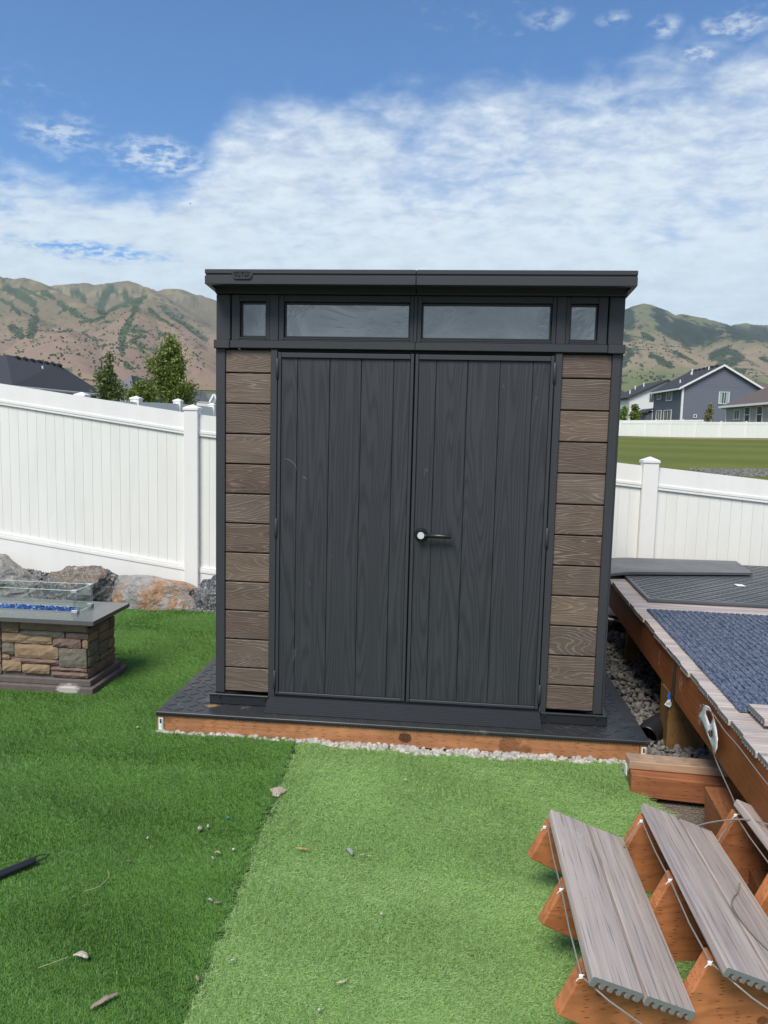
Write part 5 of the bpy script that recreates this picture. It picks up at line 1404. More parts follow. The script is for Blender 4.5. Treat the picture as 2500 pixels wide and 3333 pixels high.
# slate blue two-storey house
bX0, bX1, bZ0, bZ1, bEv, bRg = 37.6, 47.5, 95.0, 105.0, 8.62, 11.35
g0 = G(*hp(bX0, bZ0, 0)[:2])
hs = thing('house', 'slate blue two storey house with dark roof and white gable trim', 'house', hp((bX0+bX1)/2, bZ0, g0))
hbox(bX0, bX1, bZ0, bZ1, g0-1, bEv).obj('wall', SIDB, hs)
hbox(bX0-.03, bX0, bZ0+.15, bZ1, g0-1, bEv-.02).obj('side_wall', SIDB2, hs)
xm = (bX0+bX1)/2
mb = MB(); quad(mb, [hp(bX0, bZ0-.01, bEv), hp(bX1, bZ0-.01, bEv), hp(xm, bZ0-.01, bRg)]); quad(mb, [hp(bX0, bZ1, bEv), hp(xm, bZ1, bRg), hp(bX1, bZ1, bEv)]); mb.obj('gable', SIDB, hs)
ov = .55; sl_ = (bRg-bEv)/(xm-bX0)
rf = slab_poly([hp(bX0-ov, bZ0-.35, bEv-ov*sl_+.12), hp(xm, bZ0-.35, bRg+.12), hp(xm, bZ1+.3, bRg+.12), hp(bX0-ov, bZ1+.3, bEv-ov*sl_+.12)], .12).obj('roof', SHN, hs)
sub('roof_slope', slab_poly([hp(xm, bZ0-.35, bRg+.12), hp(bX1+ov, bZ0-.35, bEv-ov*sl_+.12), hp(bX1+ov, bZ1+.3, bEv-ov*sl_+.12), hp(xm, bZ1+.3, bRg+.12)], .12).mesh('roof_slope', SHN), rf)
for s, xa in ((-1, bX0-ov), (1, bX1+ov)):
    za = bEv-ov*sl_
    mb = MB(); V_ = []
    for Zq in (bZ0-.40, bZ0-.352):
        V_ += [hp(xa, Zq, za-.16), hp(xa, Zq, za+.10), hp(xm, Zq, bRg+.10), hp(xm, Zq, bRg-.16)]
    mb.add(V_, [(0, 1, 2, 3), (4, 7, 6, 5), (0, 4, 5, 1), (1, 5, 6, 2), (2, 6, 7, 3), (3, 7, 4, 0)]); sub('barge_board', mb.mesh('barge_board', TRIM), rf)
hbox(bX0-ov-.06, bX0-ov+.06, bZ0-.35, bZ1+.3, bEv-ov*sl_-.16, bEv-ov*sl_+.05).obj('gutter', TRIM, hs)
hbox(bX0-.06, bX0+.16, bZ0-.07, bZ0+.16, g0-1, bEv-.1).obj('corner_board', TRIM, hs)
for (X, Zq, h_) in ((38.6, 98.5, .7), (41.2, 101.5, .5), (40.9, 100.5, 1.3), (41.6, 97.0, .7)):
    zz = bEv+(X-bX0)*sl_; sub('vent_pipe', MB().tube([hp(X, Zq, zz), hp(X, Zq, zz+.12+h_*.6)], .09, 8).mesh('vent_pipe', TRIM), rf)
for k in range(7): sub('ridge_vent', hbox(xm-.5, xm-.3, bZ0+.6+k*1.3, bZ0+1.3+k*1.3, bRg-.05, bRg+.13).mesh('ridge_vent', SHN), rf)
pL = np.array(hp(bX0-.03, 100, 0)); nL = -RH; pG = np.array(hp(42, bZ0-.01, 0)); nG = -FH
for q in ((383, 423, 415, 530), (468, 503, 405, 500), (568, 622, 390, 513), (368, 410, 622, 722), (537, 612, 612, 738)): wall_window(hs, pxr(*q), pL, nL)
wall_window(hs, pxr(455, 503, 617, 738), pL, nL, 'two', name='patio_door')
wall_window(hs, pxr(1130, 1235, 416, 548), pG, nG, 'two', curtain=True)
wall_window(hs, pxr(855, 886, 660, 697), pG, nG, 'one', name='vent_hood')
# low wing on its left
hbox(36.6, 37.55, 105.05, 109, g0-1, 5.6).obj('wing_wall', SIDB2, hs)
slab_poly([hp(36.2, 104.8, 5.55), hp(37.56, 104.8, 6.2), hp(37.56, 109.4, 6.2), hp(36.2, 109.4, 5.55)], .18).obj('wing_roof', SHN, hs)
# white house further back
wX0, wX1, wZ0, wZ1 = 40.6, 53.0, 125, 137; gW = G(*hp(wX0, wZ0, 0)[:2])
zE = float(onp(*c9(97, 472), np.array(hp(42, wZ0, 0)), nG)[2]); zR = float(onp(*c9(487, 290), np.array(hp(42, wZ0, 0)), nG)[2])
hs = thing('house', 'white sided house with black roof partly hidden behind the slate blue one', 'house', hp(wX0, wZ0, gW))
xm = (wX0+wX1)/2; hbox(wX0, wX1, wZ0, wZ1, gW-1, zE).obj('wall', SIDW, hs)
mb = MB(); quad(mb, [hp(wX0, wZ0-.01, zE), hp(wX1, wZ0-.01, zE), hp(xm, wZ0-.01, zR)]); mb.obj('gable', SIDW, hs)
sl_ = (zR-zE)/(xm-wX0)
rf = slab_poly([hp(wX0-.5, wZ0-.4, zE-.5*sl_+.15), hp(xm, wZ0-.4, zR+.15), hp(xm, wZ1, zR+.15), hp(wX0-.5, wZ1, zE-.5*sl_+.15)], .3).obj('roof', SHN, hs)
sub('roof_slope', slab_poly([hp(xm, wZ0-.4, zR+.15), hp(wX1+.5, wZ0-.4, zE-.5*sl_+.15), hp(wX1+.5, wZ1, zE-.5*sl_+.15), hp(xm, wZ1, zR+.15)], .3).mesh('roof_slope', SHN), rf)
hbox(wX0-.1, wX0+.05, wZ0-.1, wZ0+.05, gW-1, zE).obj('downpipe', GUT, hs)
for (X, Zq) in ((42, 129), (44.2, 133), (45, 131)): zz = zE+(X-wX0)*sl_; sub('vent_pipe', MB().tube([hp(X, Zq, zz), hp(X, Zq, zz+.8)], .11, 8).mesh('vent_pipe', TRIM), rf)
# beige single-storey house
eX, eZa, eZb = 34.5, 59.0, 75.6; eEv = 5.25; gE = G(*hp(eX, 70, 0)[:2])
hs = thing('house', 'beige sided single storey house with brown hipped shingle roof', 'house', hp(eX+5, 68, gE))
hbox(eX, eX+11.5, eZa, eZb, gE-1, eEv).obj('wall', SIDBG, hs)
ax, ar = eX+5.75, 8.9
A = hp(eX-.5, eZb+.5, eEv); B = hp(eX-.5, eZa-.5, eEv); C_ = hp(ax, eZa+5.3, ar); D_ = hp(ax, eZb-5.3, ar); E_ = hp(eX+12, eZb+.5, eEv); F_ = hp(eX+12, eZa-.5, eEv)
rf = slab_poly([A, B, C_, D_], .15).obj('roof', SHB, hs)
for P_ in ([A, D_, E_], [B, F_, C_], [E_, D_, C_, F_]): sub('roof_slope', slab_poly(P_, .15).mesh('roof_slope', SHB), rf)
hbox(eX-.62, eX-.5, eZa-.5, eZb+.5, eEv-.18, eEv+.02).obj('gutter', TRIM, hs); hbox(eX-.55, eX-.02, eZb-.02, eZb+.1, eEv-.3, eEv-.12).obj('soffit', TRIM, hs)
hbox(eX-.10, eX-.0, eZb-.15, eZb-.02, gE-.5, eEv-.2).obj('downpipe', TRIM, hs)
pB = np.array(hp(eX, 70, 0))
for q, kd in (((1300, 1353, 607, 718), 'two'), ((1416, 1463, 577, 750), 'hung'), ((1546, 1598, 568, 750), 'hung')): wall_window(hs, pxr(*q), pB, nL, kd)
for (X, Zq) in ((36.6, 67.3),): zz = eEv+(X-eX)*.63; sub('vent_pipe', MB().tube([hp(X, Zq, zz), hp(X, Zq, zz+.6)], .09, 8).mesh('vent_pipe', TRIM), rf)
# dark roof peeping up behind
hs = thing('house', 'dark roofed house just showing between the blue and beige ones', 'house', hp(66, 140, G(*hp(66, 140, 0)[:2])))
zt = float(at(2440, 1234, 140)[2]); hbox(66, 76, 140, 150, 4, zt-1.6).obj('wall', SIDBG, hs)
rf = slab_poly([hp(60, 139, zt-2.4), hp(78, 139, zt-2.4), hp(70, 144, zt), hp(66, 144, zt)], .3).obj('roof', SHB, hs)
sub('roof_slope', slab_poly([hp(78, 139, zt-2.4), hp(78, 151, zt-2.4), hp(70, 146, zt), hp(70, 144, zt)], .3).mesh('roof_slope', SHB), rf)

# left: dark roofed neighbour
Ls_ = thing('house', 'low house with wide black shingle hip roof above the left fence', 'house', hp(-18, 36, .5))
EL_, ER_ = at(40, 1254, 31.5), at(343, 1284, 43); RA, RB = at(20, 1154, 36), at(187, 1184, 40.5); RL = at(-60, 1200, 34); 
off = np.array(hp(-30, 36, 0)); 
EFL = at(-330, 1246, 29)
rf = slab_poly([EL_, ER_, RB, RA], .15).obj('roof', SHN, Ls_)
bk = RB+(RB-ER_)*np.array([1, 1, 0])*.9; bk[2] = ER_[2]; bl = RA+(RA-EL_)*np.array([1, 1, 0]); bl[2] = EL_[2]
e2 = ER_+np.array([*(FH*3-RH*5)[:2], 0.0])
sub('roof_slope', slab_poly([ER_, e2, RB], .15).mesh('roof_slope', SHN), rf)
sub('roof_slope', slab_poly([EL_, RA, at(-330, 1235, 34)], .15).mesh('roof_slope', SHN), rf)
sub('roof_slope', slab_poly([RA, RB, e2, bl], .15).mesh('roof_slope', SHN), rf)
gm = MB(); a, b_ = EL_+np.array([0, 0, -.08]), ER_+np.array([0, 0, -.08]); gm.tube([a, b_], .085, 8); gm.obj('gutter', GUT, Ls_)
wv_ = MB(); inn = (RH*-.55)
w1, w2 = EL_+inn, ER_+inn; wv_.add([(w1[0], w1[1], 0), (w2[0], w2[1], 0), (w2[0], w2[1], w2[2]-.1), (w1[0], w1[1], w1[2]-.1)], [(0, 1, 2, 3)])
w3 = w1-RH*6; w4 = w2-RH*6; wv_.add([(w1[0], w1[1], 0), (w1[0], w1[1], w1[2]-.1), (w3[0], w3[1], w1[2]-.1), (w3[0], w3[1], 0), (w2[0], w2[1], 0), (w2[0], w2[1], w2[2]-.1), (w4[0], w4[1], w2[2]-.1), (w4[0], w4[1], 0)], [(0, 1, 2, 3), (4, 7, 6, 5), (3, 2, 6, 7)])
wv_.obj('wall', flat('green_grey_siding', (.13, .14, .13), lines=.19), Ls_)  # plain green grey for the left house wall
p = at(139, 1209, 37.5); sub('vent_pipe', MB().tube([p, p+np.array([0, 0, .28])], .045, 8).mesh('vent_pipe', TRIM), rf)
p = at(124, 1266, 33.3); MB().tube([p+RH*.1, p+RH*.02-np.array([0, 0, .12]), p-RH*.3-np.array([0, 0, .20])], .045, 6).obj('downpipe', GUT, Ls_)
for k in range(7): q = RA+(RB-RA)*(k+.6)/7.2; sub('ridge_vent', MB().tube([q+RH*.25-np.array([0, 0, .10]), q+RH*.25+(RB-RA)/7.2*.45-np.array([0, 0, .10])], .10, 4).mesh('ridge_vent', material('black_vent', base=(.012, .012, .014))), rf)
# grey roof behind the trees and a small white gabled one
Hm = thing('house', 'house with grey mottled hip roof showing between the two left trees', 'house', hp(-20, 58, .8))
a, b_, c, d, e = at(330, 1290, 52), at(427, 1221, 55), at(500, 1240, 62), at(560, 1310, 66), at(440, 1308, 52)
rf = slab_poly([a, e, b_], .2).obj('roof', SHN2, Hm); sub('roof_slope', slab_poly([e, d, c, b_], .2).mesh('roof_slope', flat('dark_grey_shingles', (.075, .078, .088), .9, sx=6)), rf)
MB().add([tuple(p_) for p_ in (a, e, d)]+[(p_[0], p_[1], 0) for p_ in (a, e, d)], [(0, 1, 4, 3), (1, 2, 5, 4)]).obj('wall', SIDW, Hm)
for (sx_, sy_) in ((411, 1263), (507, 1262)): p = at(sx_, sy_, 56); sub('vent_pipe', MB().tube([p, p+np.array([0, 0, .45])], .07, 6).mesh('vent_pipe', TRIM), rf)
Hs = thing('house', 'small white gabled house with grey roof beside the left edge of shed', 'house', hp(-17, 70, 1))
q = [at(x_, y_, Z_) for x_, y_, Z_ in ((625, 1258, 76), (672, 1281, 72), (690, 1308, 68), (640, 1308, 70), (600, 1300, 76))]
rf = slab_poly([q[0], q[1], q[2], q[3], q[4]], .2).obj('roof', flat('dark_grey_shingles', (.075, .078, .088), .9, sx=6), Hs)
q2 = [at(x_, y_, Z_) for x_, y_, Z_ in ((672, 1282, 71), (735, 1278, 74), (740, 1312, 70), (688, 1310, 67))]
sub('roof_slope', slab_poly(q2, .2).mesh('roof_slope', SHN2), rf)
ga = [at(x_, y_, 66.5) for x_, y_ in ((683, 1311), (697, 1284), (711, 1312))]
mb = MB(); mb.add([tuple(p_) for p_ in ga], [(0, 1, 2)]); mb.obj('gable', flat('grey_board', (.33, .34, .35)), Hs)
for (i, j) in ((0, 1), (1, 2)): MB().tube([ga[i], ga[j]], .13, 4).obj('barge_board', TRIM, Hs)
wl = [at(640, 1310, 67), at(745, 1316, 66.8)]; mb = MB(); mb.add([tuple(wl[0]), tuple(wl[1]), (wl[1][0], wl[1][1], 0), (wl[0][0], wl[0][1], 0)], [(0, 1, 2, 3)]); mb.obj('wall', SIDW, Hs)
for k in range(4): 
    p = at(640+k*12, 1309-k*.0, 66.5)
MB().tube([at(646, 1309, 66.6), at(686, 1312, 66.4)], .08, 5).obj('gutter', GUT, Hs)

# ================================================================== TREES
def leafmat(lo, hi):
    def f(t, b):
        a = t.node('ShaderNodeAttribute', out='Fac', attribute_name='shade'); c = t.mix(a, lo, hi)
        t.put(b.inputs['Base Color'], c); b.inputs['Roughness'].default_value = .5
        out = [n for n in t.n if n.type == 'OUTPUT_MATERIAL'][0]
        t.l.new(t.node('ShaderNodeMixShader', {0: .3, 1: b.outputs[0], 2: t.node('ShaderNodeBsdfTranslucent', {'Color': hi})}), out.inputs[0])
    return material('leaf', f)
LEAF = leafmat((.085, .125, .022), (.235, .300, .060)); LEAFD = leafmat((.060, .095, .026), (.160, .210, .060)); LEAFB = leafmat((.09, .16, .03), (.26, .38, .08)); LEAFT = leafmat((.14, .14, .06), (.27, .25, .10))
BARK = material('pale_bark', base=(.30, .27, .22), rough=.85)
def tree(x, y, z0, H, lobes, n, leaf, lm, label, seed, name='tree', trunk_r=.05, nbr=16, group=None, cat='tree', limbs=True):
    """lobes: (dx, z, rx, rz) of the crown, in metres; leaves sit along shoots inside them"""
    rs = np.random.RandomState(seed); tr = thing(name, label, cat, (x, y, z0), group)
    mb = MB(); top = Vector((x, y, z0+H*.93)); pts = [Vector((x, y, z0-.2)), Vector((x+.03, y, z0+H*.3)), Vector((x-.03, y+.02, z0+H*.6)), top]
    mb.tube(pts, trunk_r, 7, rs=[trunk_r, trunk_r*.8, trunk_r*.5, trunk_r*.12])
    tips = []
    for (dx, lz, rx, rz) in lobes:
        k = max(2, int(nbr*rx*rz/(sum(l[2]*l[3] for l in lobes))))
        for _ in range(k):
            a = rs.uniform(0, 2*PI); q = rs.uniform(.2, .95); ph = rs.uniform(-.85, 1)
            e = Vector((x+RH[0]*dx+rx*q*math.cos(a), y+RH[1]*dx+rx*q*math.sin(a), z0+lz+rz*ph*(1-.35*q)))
            bz = max(z0+H*.12, e.z-rs.uniform(.4, .9)*math.hypot(e.x-x, e.y-y)*1.6-.2); bz = min(bz, z0+H*.85)
            b0 = Vector((x, y, bz)); mid = b0.lerp(e, .5)+Vector((rs.normal(0, .05), rs.normal(0, .05), -.03*rx))
            mb.tube([b0, mid, e], .01, 5, rs=[trunk_r*.32, trunk_r*.2, trunk_r*.06]); tips.append((b0, mid, e, rx))
    mb.obj('trunk', BARK, tr)
    V = np.empty((n, 4, 3), np.float32); 
    for i in range(n):
        b0, mid, e, rx = tips[rs.randint(len(tips))]; t_ = rs.uniform(.25, 1.08)
        c = (mid.lerp(e, (t_-.5)*2) if t_ > .5 else b0.lerp(mid, t_*2)); sp = .07+.09*rx
        c = np.array(c)+rs.normal(0, sp, 3)*(1, 1, .9)
        u = rs.normal(size=3); u /= np.linalg.norm(u); w = np.cross(u, rs.normal(size=3)); w /= np.linalg.norm(w); s = leaf*rs.uniform(.6, 1.25)
        V[i] = [c-u*s, c-w*s*.55, c+u*s, c+w*s*.55]
    F = np.arange(n*4).reshape(n, 4); me = pydata('crown', V.reshape(-1, 3), F, lm)
    at_ = me.attributes.new('shade', 'FLOAT', 'FACE'); at_.data.foreach_set('value', rs.rand(n).astype(np.float32)); link('crown', me, tr); return tr
tZ = 26.0; k = tZ/FPX
def tp(sx_, Z_): p = at(sx_, 1400, Z_); return p[0], p[1]
gz = lambda x, y: G(x, y)
def tree_px(sx_, Z_, top, lobes, n, leaf, lm, label, seed, **kw):
    """lobes in source pixels: (centre x, centre y, half width, half height)"""
    x, y = tp(sx_, Z_); z0 = gz(x, y); kk = Z_/FPX
    ztop = at(sx_, top, Z_)[2]; L = []
    for (cx_, cy_, rx_, rz_) in lobes: L.append(((cx_-sx_)*kk, at(cx_, cy_, Z_)[2]-z0, rx_*kk, rz_*kk))
    return tree(x, y, z0, ztop-z0, L, n, leaf, lm, label, seed, **kw)
tree_px(358, 25, 1138, [(360, 1170, 9, 38), (352, 1215, 30, 30), (362, 1255, 45, 34), (370, 1285, 58, 26), (322, 1225, 16, 22)], 3900, .058, LEAFD, 'narrow dark green tree rising behind the left fence', 31, nbr=44, trunk_r=.045)
tree_px(557, 27, 1080, [(550, 1112, 15, 38), (528, 1150, 30, 34), (572, 1145, 28, 40), (505, 1195, 32, 40), (595, 1200, 28, 46), (550, 1215, 50, 45), (590, 1275, 52, 44), (520, 1240, 48, 26), (620, 1290, 28, 26)], 8200, .060, LEAF, 'tall bushy bright green tree rising behind the left fence', 33, nbr=90, trunk_r=.055)
tree_px(462, 24, 1245, [(465, 1262, 20, 24), (450, 1285, 36, 26), (500, 1280, 22, 28)], 3600, .055, LEAF, 'low green bush between the two trees behind left fence', 35, nbr=34, trunk_r=.03, name='bush', cat='bush')
tree_px(2027, 82, 1322, [(2030, 1340, 15, 18), (2022, 1360, 20, 20)], 1300, .16, LEAFB, 'bright green young tree in front of the white house', 41, nbr=26, trunk_r=.06)
tree_px(2062, 80, 1315, [(2062, 1335, 13, 20), (2066, 1360, 18, 20)], 1500, .15, LEAF, 'mid green young tree left of the slate blue house', 43, nbr=26, trunk_r=.06)
tree_px(2302, 68, 1298, [(2306, 1318, 6, 18), (2298, 1350, 16, 24), (2308, 1345, 10, 26)], 620, .10, LEAFT, 'thin sparse young tree against the slate blue gable wall', 45, nbr=26, trunk_r=.05)
# weeds along the far fence
rs = np.random.RandomState(4); V = []
for _ in range(900):
    sxp = rs.choice([rs.uniform(2050, 2110), rs.uniform(2130, 2500)], p=[.4, .6]); p = at(sxp, 1440, 59.7); x, y = p[0], p[1]; z = G(x, y)+.02; h = rs.uniform(.08, .55 if sxp < 2110 else .30); w = .012; dx = rs.normal(0, .06)
    V += [(x-w, y, z), (x+w, y, z), (x+dx+w, y, z+h), (x+dx-w, y, z+h)]
me = pydata('tall_weeds', V, np.arange(len(V)).reshape(-1, 4), LEAFT); at_ = me.attributes.new('shade', 'FLOAT', 'FACE'); at_.data.foreach_set('value', rs.rand(len(V)//4).astype(np.float32))
link('tall_weeds', me, kind='stuff', label='dry weeds along the foot of the distant fence', cat='weeds')
# small dark bird in the sky
bd_ = MB(); p = at(619, 662, 120); bd_.add([tuple(p+RH*a*1.0+np.array([0, 0, b_])*1.0+FH*c) for a, b_, c in ((-.17, .02, 0), (0, -.06, .05), (.17, .03, 0), (0, .06, -.05), (.0, -.03, .28))], [(0, 1, 3), (1, 2, 3), (1, 3, 4)])
bd_.obj('bird', BLACKISH, None, label='tiny dark bird far off against the cloudy sky', cat='bird')

# ================================================================== MOUNTAINS
def crop1(x, y): return (x/2.304, 850+y/2.304)
def crop8(x, y): return (1940+x/2.3286, 950+y/2.3286)
def ridge(c, pts, z0, z1): n = len(pts); return [tuple(at(*c(x, y), z0+(z1-z0)*i/(n-1))) for i, (x, y) in enumerate(pts)]
RD = []
def addr(P_, k, w=1.0): RD.append((np.array(P_), k))
# left range
addr(ridge(crop1, [(-500, 140), (-250, 95), (0, 108), (120, 135), (190, 125), (280, 155), (365, 182)], 4300, 4600), .52)
addr(ridge(crop1, [(365, 186), (450, 165), (700, 158), (850, 152), (960, 142), (1050, 165), (1180, 205), (1340, 208), (1400, 235), (1500, 255), (1640, 305), (1900, 380), (2200, 480)], 5200, 5400), .50)
addr(ridge(crop1, [(190, 127), (280, 165), (400, 215), (520, 265), (640, 325), (735, 400)], 4350, 3500), .60)
addr(ridge(crop1, [(-60, 300), (60, 330), (150, 380), (210, 470), (230, 560)], 3900, 2900), .55)
addr(ridge(crop1, [(1110, 215), (1120, 262), (1050, 300), (950, 350), (870, 385), (800, 420), (700, 458), (480, 482), (300, 548), (120, 596), (0, 615), (-300, 660)], 4700, 2300), .46)
addr(ridge(crop1, [(1110, 270), (1180, 300), (1280, 345), (1400, 410), (1520, 470), (1640, 545), (1900, 680)], 3700, 2900), .55)
addr(ridge(crop1, [(1000, 330), (1010, 480), (960, 620), (880, 760)], 3300, 2000), .50)
addr(ridge(crop1, [(480, 482), (540, 600), (560, 760)], 2700, 1800), .50)
addr(ridge(crop1, [(1180, 300), (1300, 480), (1400, 620), (1480, 780)], 3500, 2100), .52)
# right range
addr(ridge(crop8, [(-300, 300), (0, 200), (130, 150), (215, 130), (310, 100), (370, 88), (430, 102), (545, 158), (620, 152), (700, 170), (800, 190), (900, 225), (985, 262)], 4200, 4400), .52)
addr(ridge(crop8, [(985, 258), (1030, 246), (1100, 238), (1200, 235), (1304, 240), (1600, 250), (2000, 330)], 5200, 5400), .5)
addr(ridge(crop8, [(370, 92), (330, 180), (300, 270), (360, 300), (480, 350), (600, 412), (760, 470), (930, 552), (1040, 620)], 4150, 2200), .52)
addr(ridge(crop8, [(300, 275), (380, 380), (450, 480), (560, 590), (640, 650)], 3200, 1900), .50)
addr(ridge(crop8, [(250, 300), (220, 420), (280, 560), (300, 650)], 3200, 1900), .48)
addr(ridge(crop8, [(900, 228), (980, 290), (1100, 330), (1200, 375), (1304, 425), (1500, 520)], 4300, 2900), .5)
addr(ridge(crop8, [(980, 295), (1000, 400), (1060, 500), (1180, 600), (1304, 660)], 3900, 2300), .5)
def build_mountains():
    az = np.concatenate([np.linspace(R(-48), R(-34.5), 30)[:-1], np.linspace(R(-34.5), R(-18.5), 330)[:-1], np.linspace(R(-18.5), R(11), 70)[:-1], np.linspace(R(11), R(24), 270)[:-1], np.linspace(R(24), R(40), 30)])
    rr = np.concatenate([np.geomspace(850, 1900, 60)[:-1], np.linspace(1900, 4900, 250)[:-1], np.linspace(4900, 7500, 40)])
    A, Rr = np.meshgrid(az, rr, indexing='ij'); X = CAM[0]+Rr*np.sin(A); Y = CAM[1]+Rr*np.cos(A)
    base = np.interp(Rr, [850, 1000, 2000, 9000], [46, 60, 112, 140])
    # noise fields on the plane
    def fbm(X, Y, s, seed, oct=5, ridged=False):
        out = np.zeros_like(X); amp = 1; tot = 0; rs = np.random.RandomState(seed)
        for o in range(oct):
            g = rs.uniform(-1, 1, (97, 97)); fx, fy = (X*s*2**o) % 96, (Y*s*2**o) % 96
            i, j = fx.astype(int), fy.astype(int); u, v = fx-i, fy-j; u = u*u*(3-2*u); v = v*v*(3-2*v)
            val = (g[i, j]*(1-u)+g[(i+1) % 97, j]*u)*(1-v)+(g[i, (j+1) % 97]*(1-u)+g[(i+1) % 97, (j+1) % 97]*u)*v
            if ridged: val = 1-2*np.abs(val)
            out += val*amp; tot += amp; amp *= .5
        return out/tot
    dome = fbm(X, Y, 1/420., 5, 5)
    wx = X+40*fbm(X, Y, 1/600., 1, 3); wy = Y+40*fbm(X, Y, 1/600., 2, 3)
    H = base.copy(); second = np.full_like(base, -1e9)
    for P_, kk in RD:
        best = np.full_like(base, -1e9)
        for a, b_ in zip(P_[:-1], P_[1:]):
            d = b_[:2]-a[:2]; L2 = (d**2).sum(); t_ = np.clip(((wx-a[0])*d[0]+(wy-a[1])*d[1])/L2, 0, 1)
            t2 = np.clip(((X-a[0])*d[0]+(Y-a[1])*d[1])/L2, 0, 1)
            dist = np.hypot(wx-(a[0]+d[0]*t_), wy-(a[1]+d[1]*t_)); d2 = np.hypot(X-(a[0]+d[0]*t2), Y-(a[1]+d[1]*t2))
            w = np.clip(d2/150, 0, 1); dd = dist*w+d2*(1-w); tt = t_*w+t2*(1-w)
            # rounded crest, then an even slope
            h = a[2]+(b_[2]-a[2])*tt-kk*1.12*(np.sqrt(dd**2+45**2)-45)
            best = np.maximum(best, h)
        second = np.maximum(second, np.minimum(best, H)); 
        s_ = 14.0; H = np.maximum(H, best)+s_*np.log1p(np.exp(-np.abs(H-best)/s_))*.35
    gap = np.clip(H-second, 0, 200)          # small in valleys
    up = np.clip((H-base)/200, 0, 1)
    gul = fbm(X, Y, 1/170., 9, 4, True); fineN = fbm(X, Y, 1/45., 13, 3)
    crest = np.clip(gap/60, 0, 1)
    H = H+up*(20*dome*crest-26*np.clip(gul, 0, 1)**1.6*crest+2.2*fineN)
    n1, n2 = A.shape; V = np.stack([X, Y, H], -1).reshape(-1, 3)
    idx = np.arange(n1*n2).reshape(n1, n2); F = np.stack([idx[:-1, :-1], idx[1:, :-1], idx[1:, 1:], idx[:-1, 1:]], -1).reshape(-1, 4)
    # ---- what grows where
    hh = np.clip((H-base)/520, 0, 1)
    lowc = np.array([.285, .205, .140]); pink = np.array([.275, .195, .142]); gold = np.array([.37, .30, .150]); oliv = np.array([.170, .148, .088]); green = np.array([.105, .160, .055])
    nA = fbm(X, Y, 1/600., 21, 5); nB = fbm(X, Y, 1/150., 22, 5); nC = fbm(X, Y, 1/35., 23, 4)
    def lerp(a, b_, k_): return a*(1-k_[..., None])+b_*k_[..., None]
    st = lambda x, a, b_: np.clip((x-a)/(b_-a), 0, 1)**2*(3-2*np.clip((x-a)/(b_-a), 0, 1))
    col = lerp(np.broadcast_to(lowc, V.reshape(n1, n2, 3).shape), pink, st(nA, -.25, .25))
    col = lerp(col, oliv, st(hh+nB*.18, .38, .85)*.85); col = lerp(col, gold, st(nA*.5+nB, .25, .5)*(1-st(hh, .1, .45))*.6)
    col = lerp(col, gold, st(hh, .80, .98)*st(nB, .0, .3)*.5)
    right = st(A, R(2), R(10)); col = lerp(col, np.array([.275, .235, .150]), right*.6); col = lerp(col, np.array([.120, .140, .070]), right*st(hh+nB*.15, .45, .85)*.7); col = lerp(col, green, right*(1-st(hh+nB*.1, .05, .30))*.8)
    # patches of scrub oak and fir in the draws, seen from the yard as bands down the slopes
    sx_ = (X-CAM[0])*CR[0]+(Y-CAM[1])*CR[1]+(H-CAM[2])*CR[2]; sy_ = (X-CAM[0])*CU[0]+(Y-CAM[1])*CU[1]+(H-CAM[2])*CU[2]; sz_ = (X-CAM[0])*CF[0]+(Y-CAM[1])*CF[1]+(H-CAM[2])*CF[2]
    bx = sx_/sz_; by = sy_/sz_              # bearing and slope of each spot
    def brg(c, x, y): p = ray(*c(x, y)); return float(p@CR/(p@CF)), float(p@CU/(p@CF))
    veg = np.zeros_like(H); wig = nB*.5+nC*.8
    def band(c, pts, w, k_=1.0):
        nonlocal veg
        q = [brg(c, *p) for p in pts]; wd = w/2.304/FPX; m_ = np.zeros_like(H)
        for a, b_ in zip(q[:-1], q[1:]):
            dx, dy = b_[0]-a[0], b_[1]-a[1]; t_ = np.clip(((bx-a[0])*dx+(by-a[1])*dy)/(dx*dx+dy*dy+1e-12), 0, 1); m_ = np.maximum(m_, 1-np.hypot(bx-a[0]-dx*t_, by-a[1]-dy*t_)/wd)
        veg = np.maximum(veg, k_*st(m_+wig*.9, .18, .42))
    c1, c8_ = crop1, crop8
    for pts, w in (([(50, 205), (150, 250), (240, 310), (275, 380), (260, 460), (230, 560)], 44), ([(10, 290), (90, 330), (150, 400)], 20), ([(160, 195), (280, 260), (350, 290)], 13), ([(330, 240), (420, 290), (490, 350)], 34), ([(530, 365), (590, 410), (680, 450)], 30), ([(560, 225), (640, 290)], 34), ([(840, 185), (790, 270), (750, 330), (770, 400)], 48), ([(930, 240), (960, 300), (1050, 300)], 36), ([(1020, 350), (970, 450), (920, 560), (915, 700)], 36), ([(1120, 355), (1200, 430), (1360, 520)], 20), ([(1230, 360), (1330, 440), (1420, 500), (1540, 590)], 26), ([(940, 780), (990, 800)], 20), ([(600, 455), (700, 448), (750, 425), (830, 370), (960, 310)], 20), ([(1090, 265), (1010, 300)], 22), ([(90, 500), (160, 560)], 40), ([(1060, 560), (980, 600)], 24), ([(1240, 560), (1200, 540)], 25)): band(c1, pts, w)
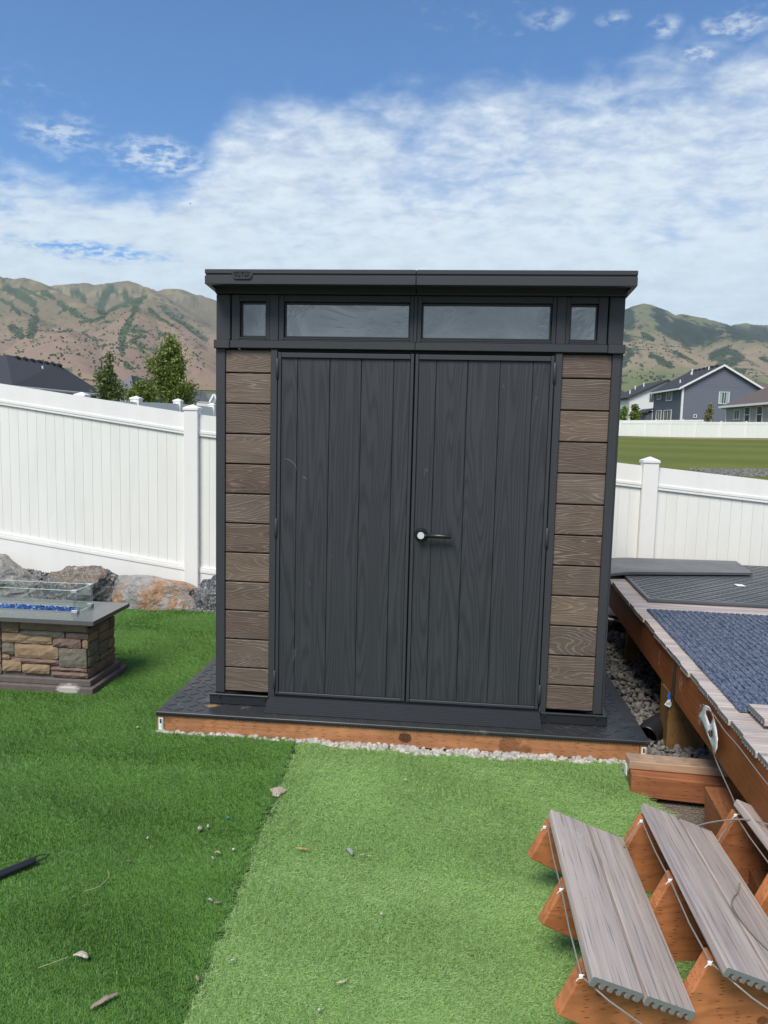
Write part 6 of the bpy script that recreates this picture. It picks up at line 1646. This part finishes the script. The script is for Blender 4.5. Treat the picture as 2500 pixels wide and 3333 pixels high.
    for pts, w in (([(240, 160), (250, 240)], 60), ([(470, 150), (520, 260), (620, 330), (700, 380), (860, 320)], 75), ([(560, 290), (680, 260), (780, 300), (930, 300)], 85), ([(1010, 280), (1100, 310), (1304, 330)], 75), ([(360, 320), (430, 360)], 22), ([(420, 480), (560, 560)], 42), ([(600, 460), (760, 540)], 26), ([(880, 480), (1000, 440), (1100, 500), (960, 540)], 52), ([(215, 540), (260, 470)], 40), ([(215, 330), (240, 360)], 40), ([(1040, 340), (1090, 355)], 16), ([(1250, 500), (1304, 520)], 22), ([(350, 560), (340, 550)], 20), ([(1120, 600), (1060, 590)], 24)): band(c8_, pts, w*1.0)
    draws = st(1-gap/16.0, .2, .9)*up*st(nB, -.3, .2); veg = np.maximum(veg, .65*draws)
    deep = np.clip(right*.6+st(hh, .4, .9)*.35, 0, 1)
    vg = lerp(np.broadcast_to(np.array([.050, .088, .032]), col.shape), np.array([.024, .042, .032]), deep)
    vg = vg*(1+.5*nC[..., None])
    col = lerp(col, vg, np.clip(veg, 0, 1)*.95)
    rocky = st(nB+.4*nC, .25, .55)*st(A, R(-25), R(-20))*(1-right)*st(hh, .3, .6); col = lerp(col, np.array([.20, .175, .165]), rocky*.7)
    col = col*(1+.16*nC[..., None])
    def f(t, b):
        a = t.node('ShaderNodeAttribute', out='Color', attribute_name='cover'); t.put(b.inputs['Base Color'], a); b.inputs['Roughness'].default_value = .95; b.inputs['Specular IOR Level'].default_value = .05
        v = t.node('ShaderNodeTexCoord', out='Object'); n = t.noise(v, .035, 5, .7); t.put(b.inputs['Normal'], t.bump(n, .6, 9.0))
    me = pydata('hills', V, F, material('dry_mountain_grass', f), smooth=True)
    at_ = me.attributes.new('cover', 'FLOAT_COLOR', 'POINT'); at_.data.foreach_set('color', np.concatenate([np.clip(col.reshape(-1, 3), 0, 1), np.ones((n1*n2, 1))], 1).astype(np.float32).ravel())
    link('hills', me, kind='structure')
    # scattered junipers and scrub
    rs = np.random.RandomState(6); pts = []; tries = 0
    Ai = lambda a: np.searchsorted(az, a)
    while len(pts) < 3300 and tries < 200000:
        tries += 1
        a = rs.uniform(R(-34), R(-19)) if rs.rand() < .72 else rs.uniform(R(11), R(23)); r_ = rs.uniform(1300, 4300)
        i = min(n1-1, Ai(a)); j = min(n2-1, np.searchsorted(rr, r_))
        v_ = veg[i, j]; pr = .05+.35*max(0, nB[i, j]+.1)*(1-hh[i, j])+.45*v_
        if hh[i, j] > .9 or rs.rand() > pr: continue
        pts.append((CAM[0]+r_*math.sin(a), CAM[1]+r_*math.cos(a), H[i, j]+1.2))
    def g(t, b):
        a = t.node('ShaderNodeAttribute', out='Fac', attribute_name='shade'); t.put(b.inputs['Base Color'], t.mix(a, (.045, .060, .036), (.085, .110, .055))); b.inputs['Roughness'].default_value = .95
    rock_pile('hillside_scrub', pts, (2.2, 4.6), material('hillside_scrub', g), 7, .75, jitter=.3, kind='stuff', label='dark scrub and junipers dotted over the dry mountain slopes', cat='scrub')
build_mountains()

# ------------------------------------------------------------------ haze over the valley
hz_ = MB().box(-5200, 5200, -300, 7600, -6, 1050)
hm_ = bpy.data.materials.new('haze'); hm_.use_nodes = True; hm_.node_tree.nodes.clear()
vo_ = hm_.node_tree.nodes.new('ShaderNodeVolumePrincipled'); vo_.inputs['Color'].default_value = (.84, .93, 1.0, 1); vo_.inputs['Density'].default_value = .00006; vo_.inputs['Anisotropy'].default_value = .2
ou_ = hm_.node_tree.nodes.new('ShaderNodeOutputMaterial'); hm_.node_tree.links.new(vo_.outputs[0], ou_.inputs['Volume'])
hz_.obj('haze', hm_, None, kind='stuff', label='thin pale haze over the valley', cat='haze')
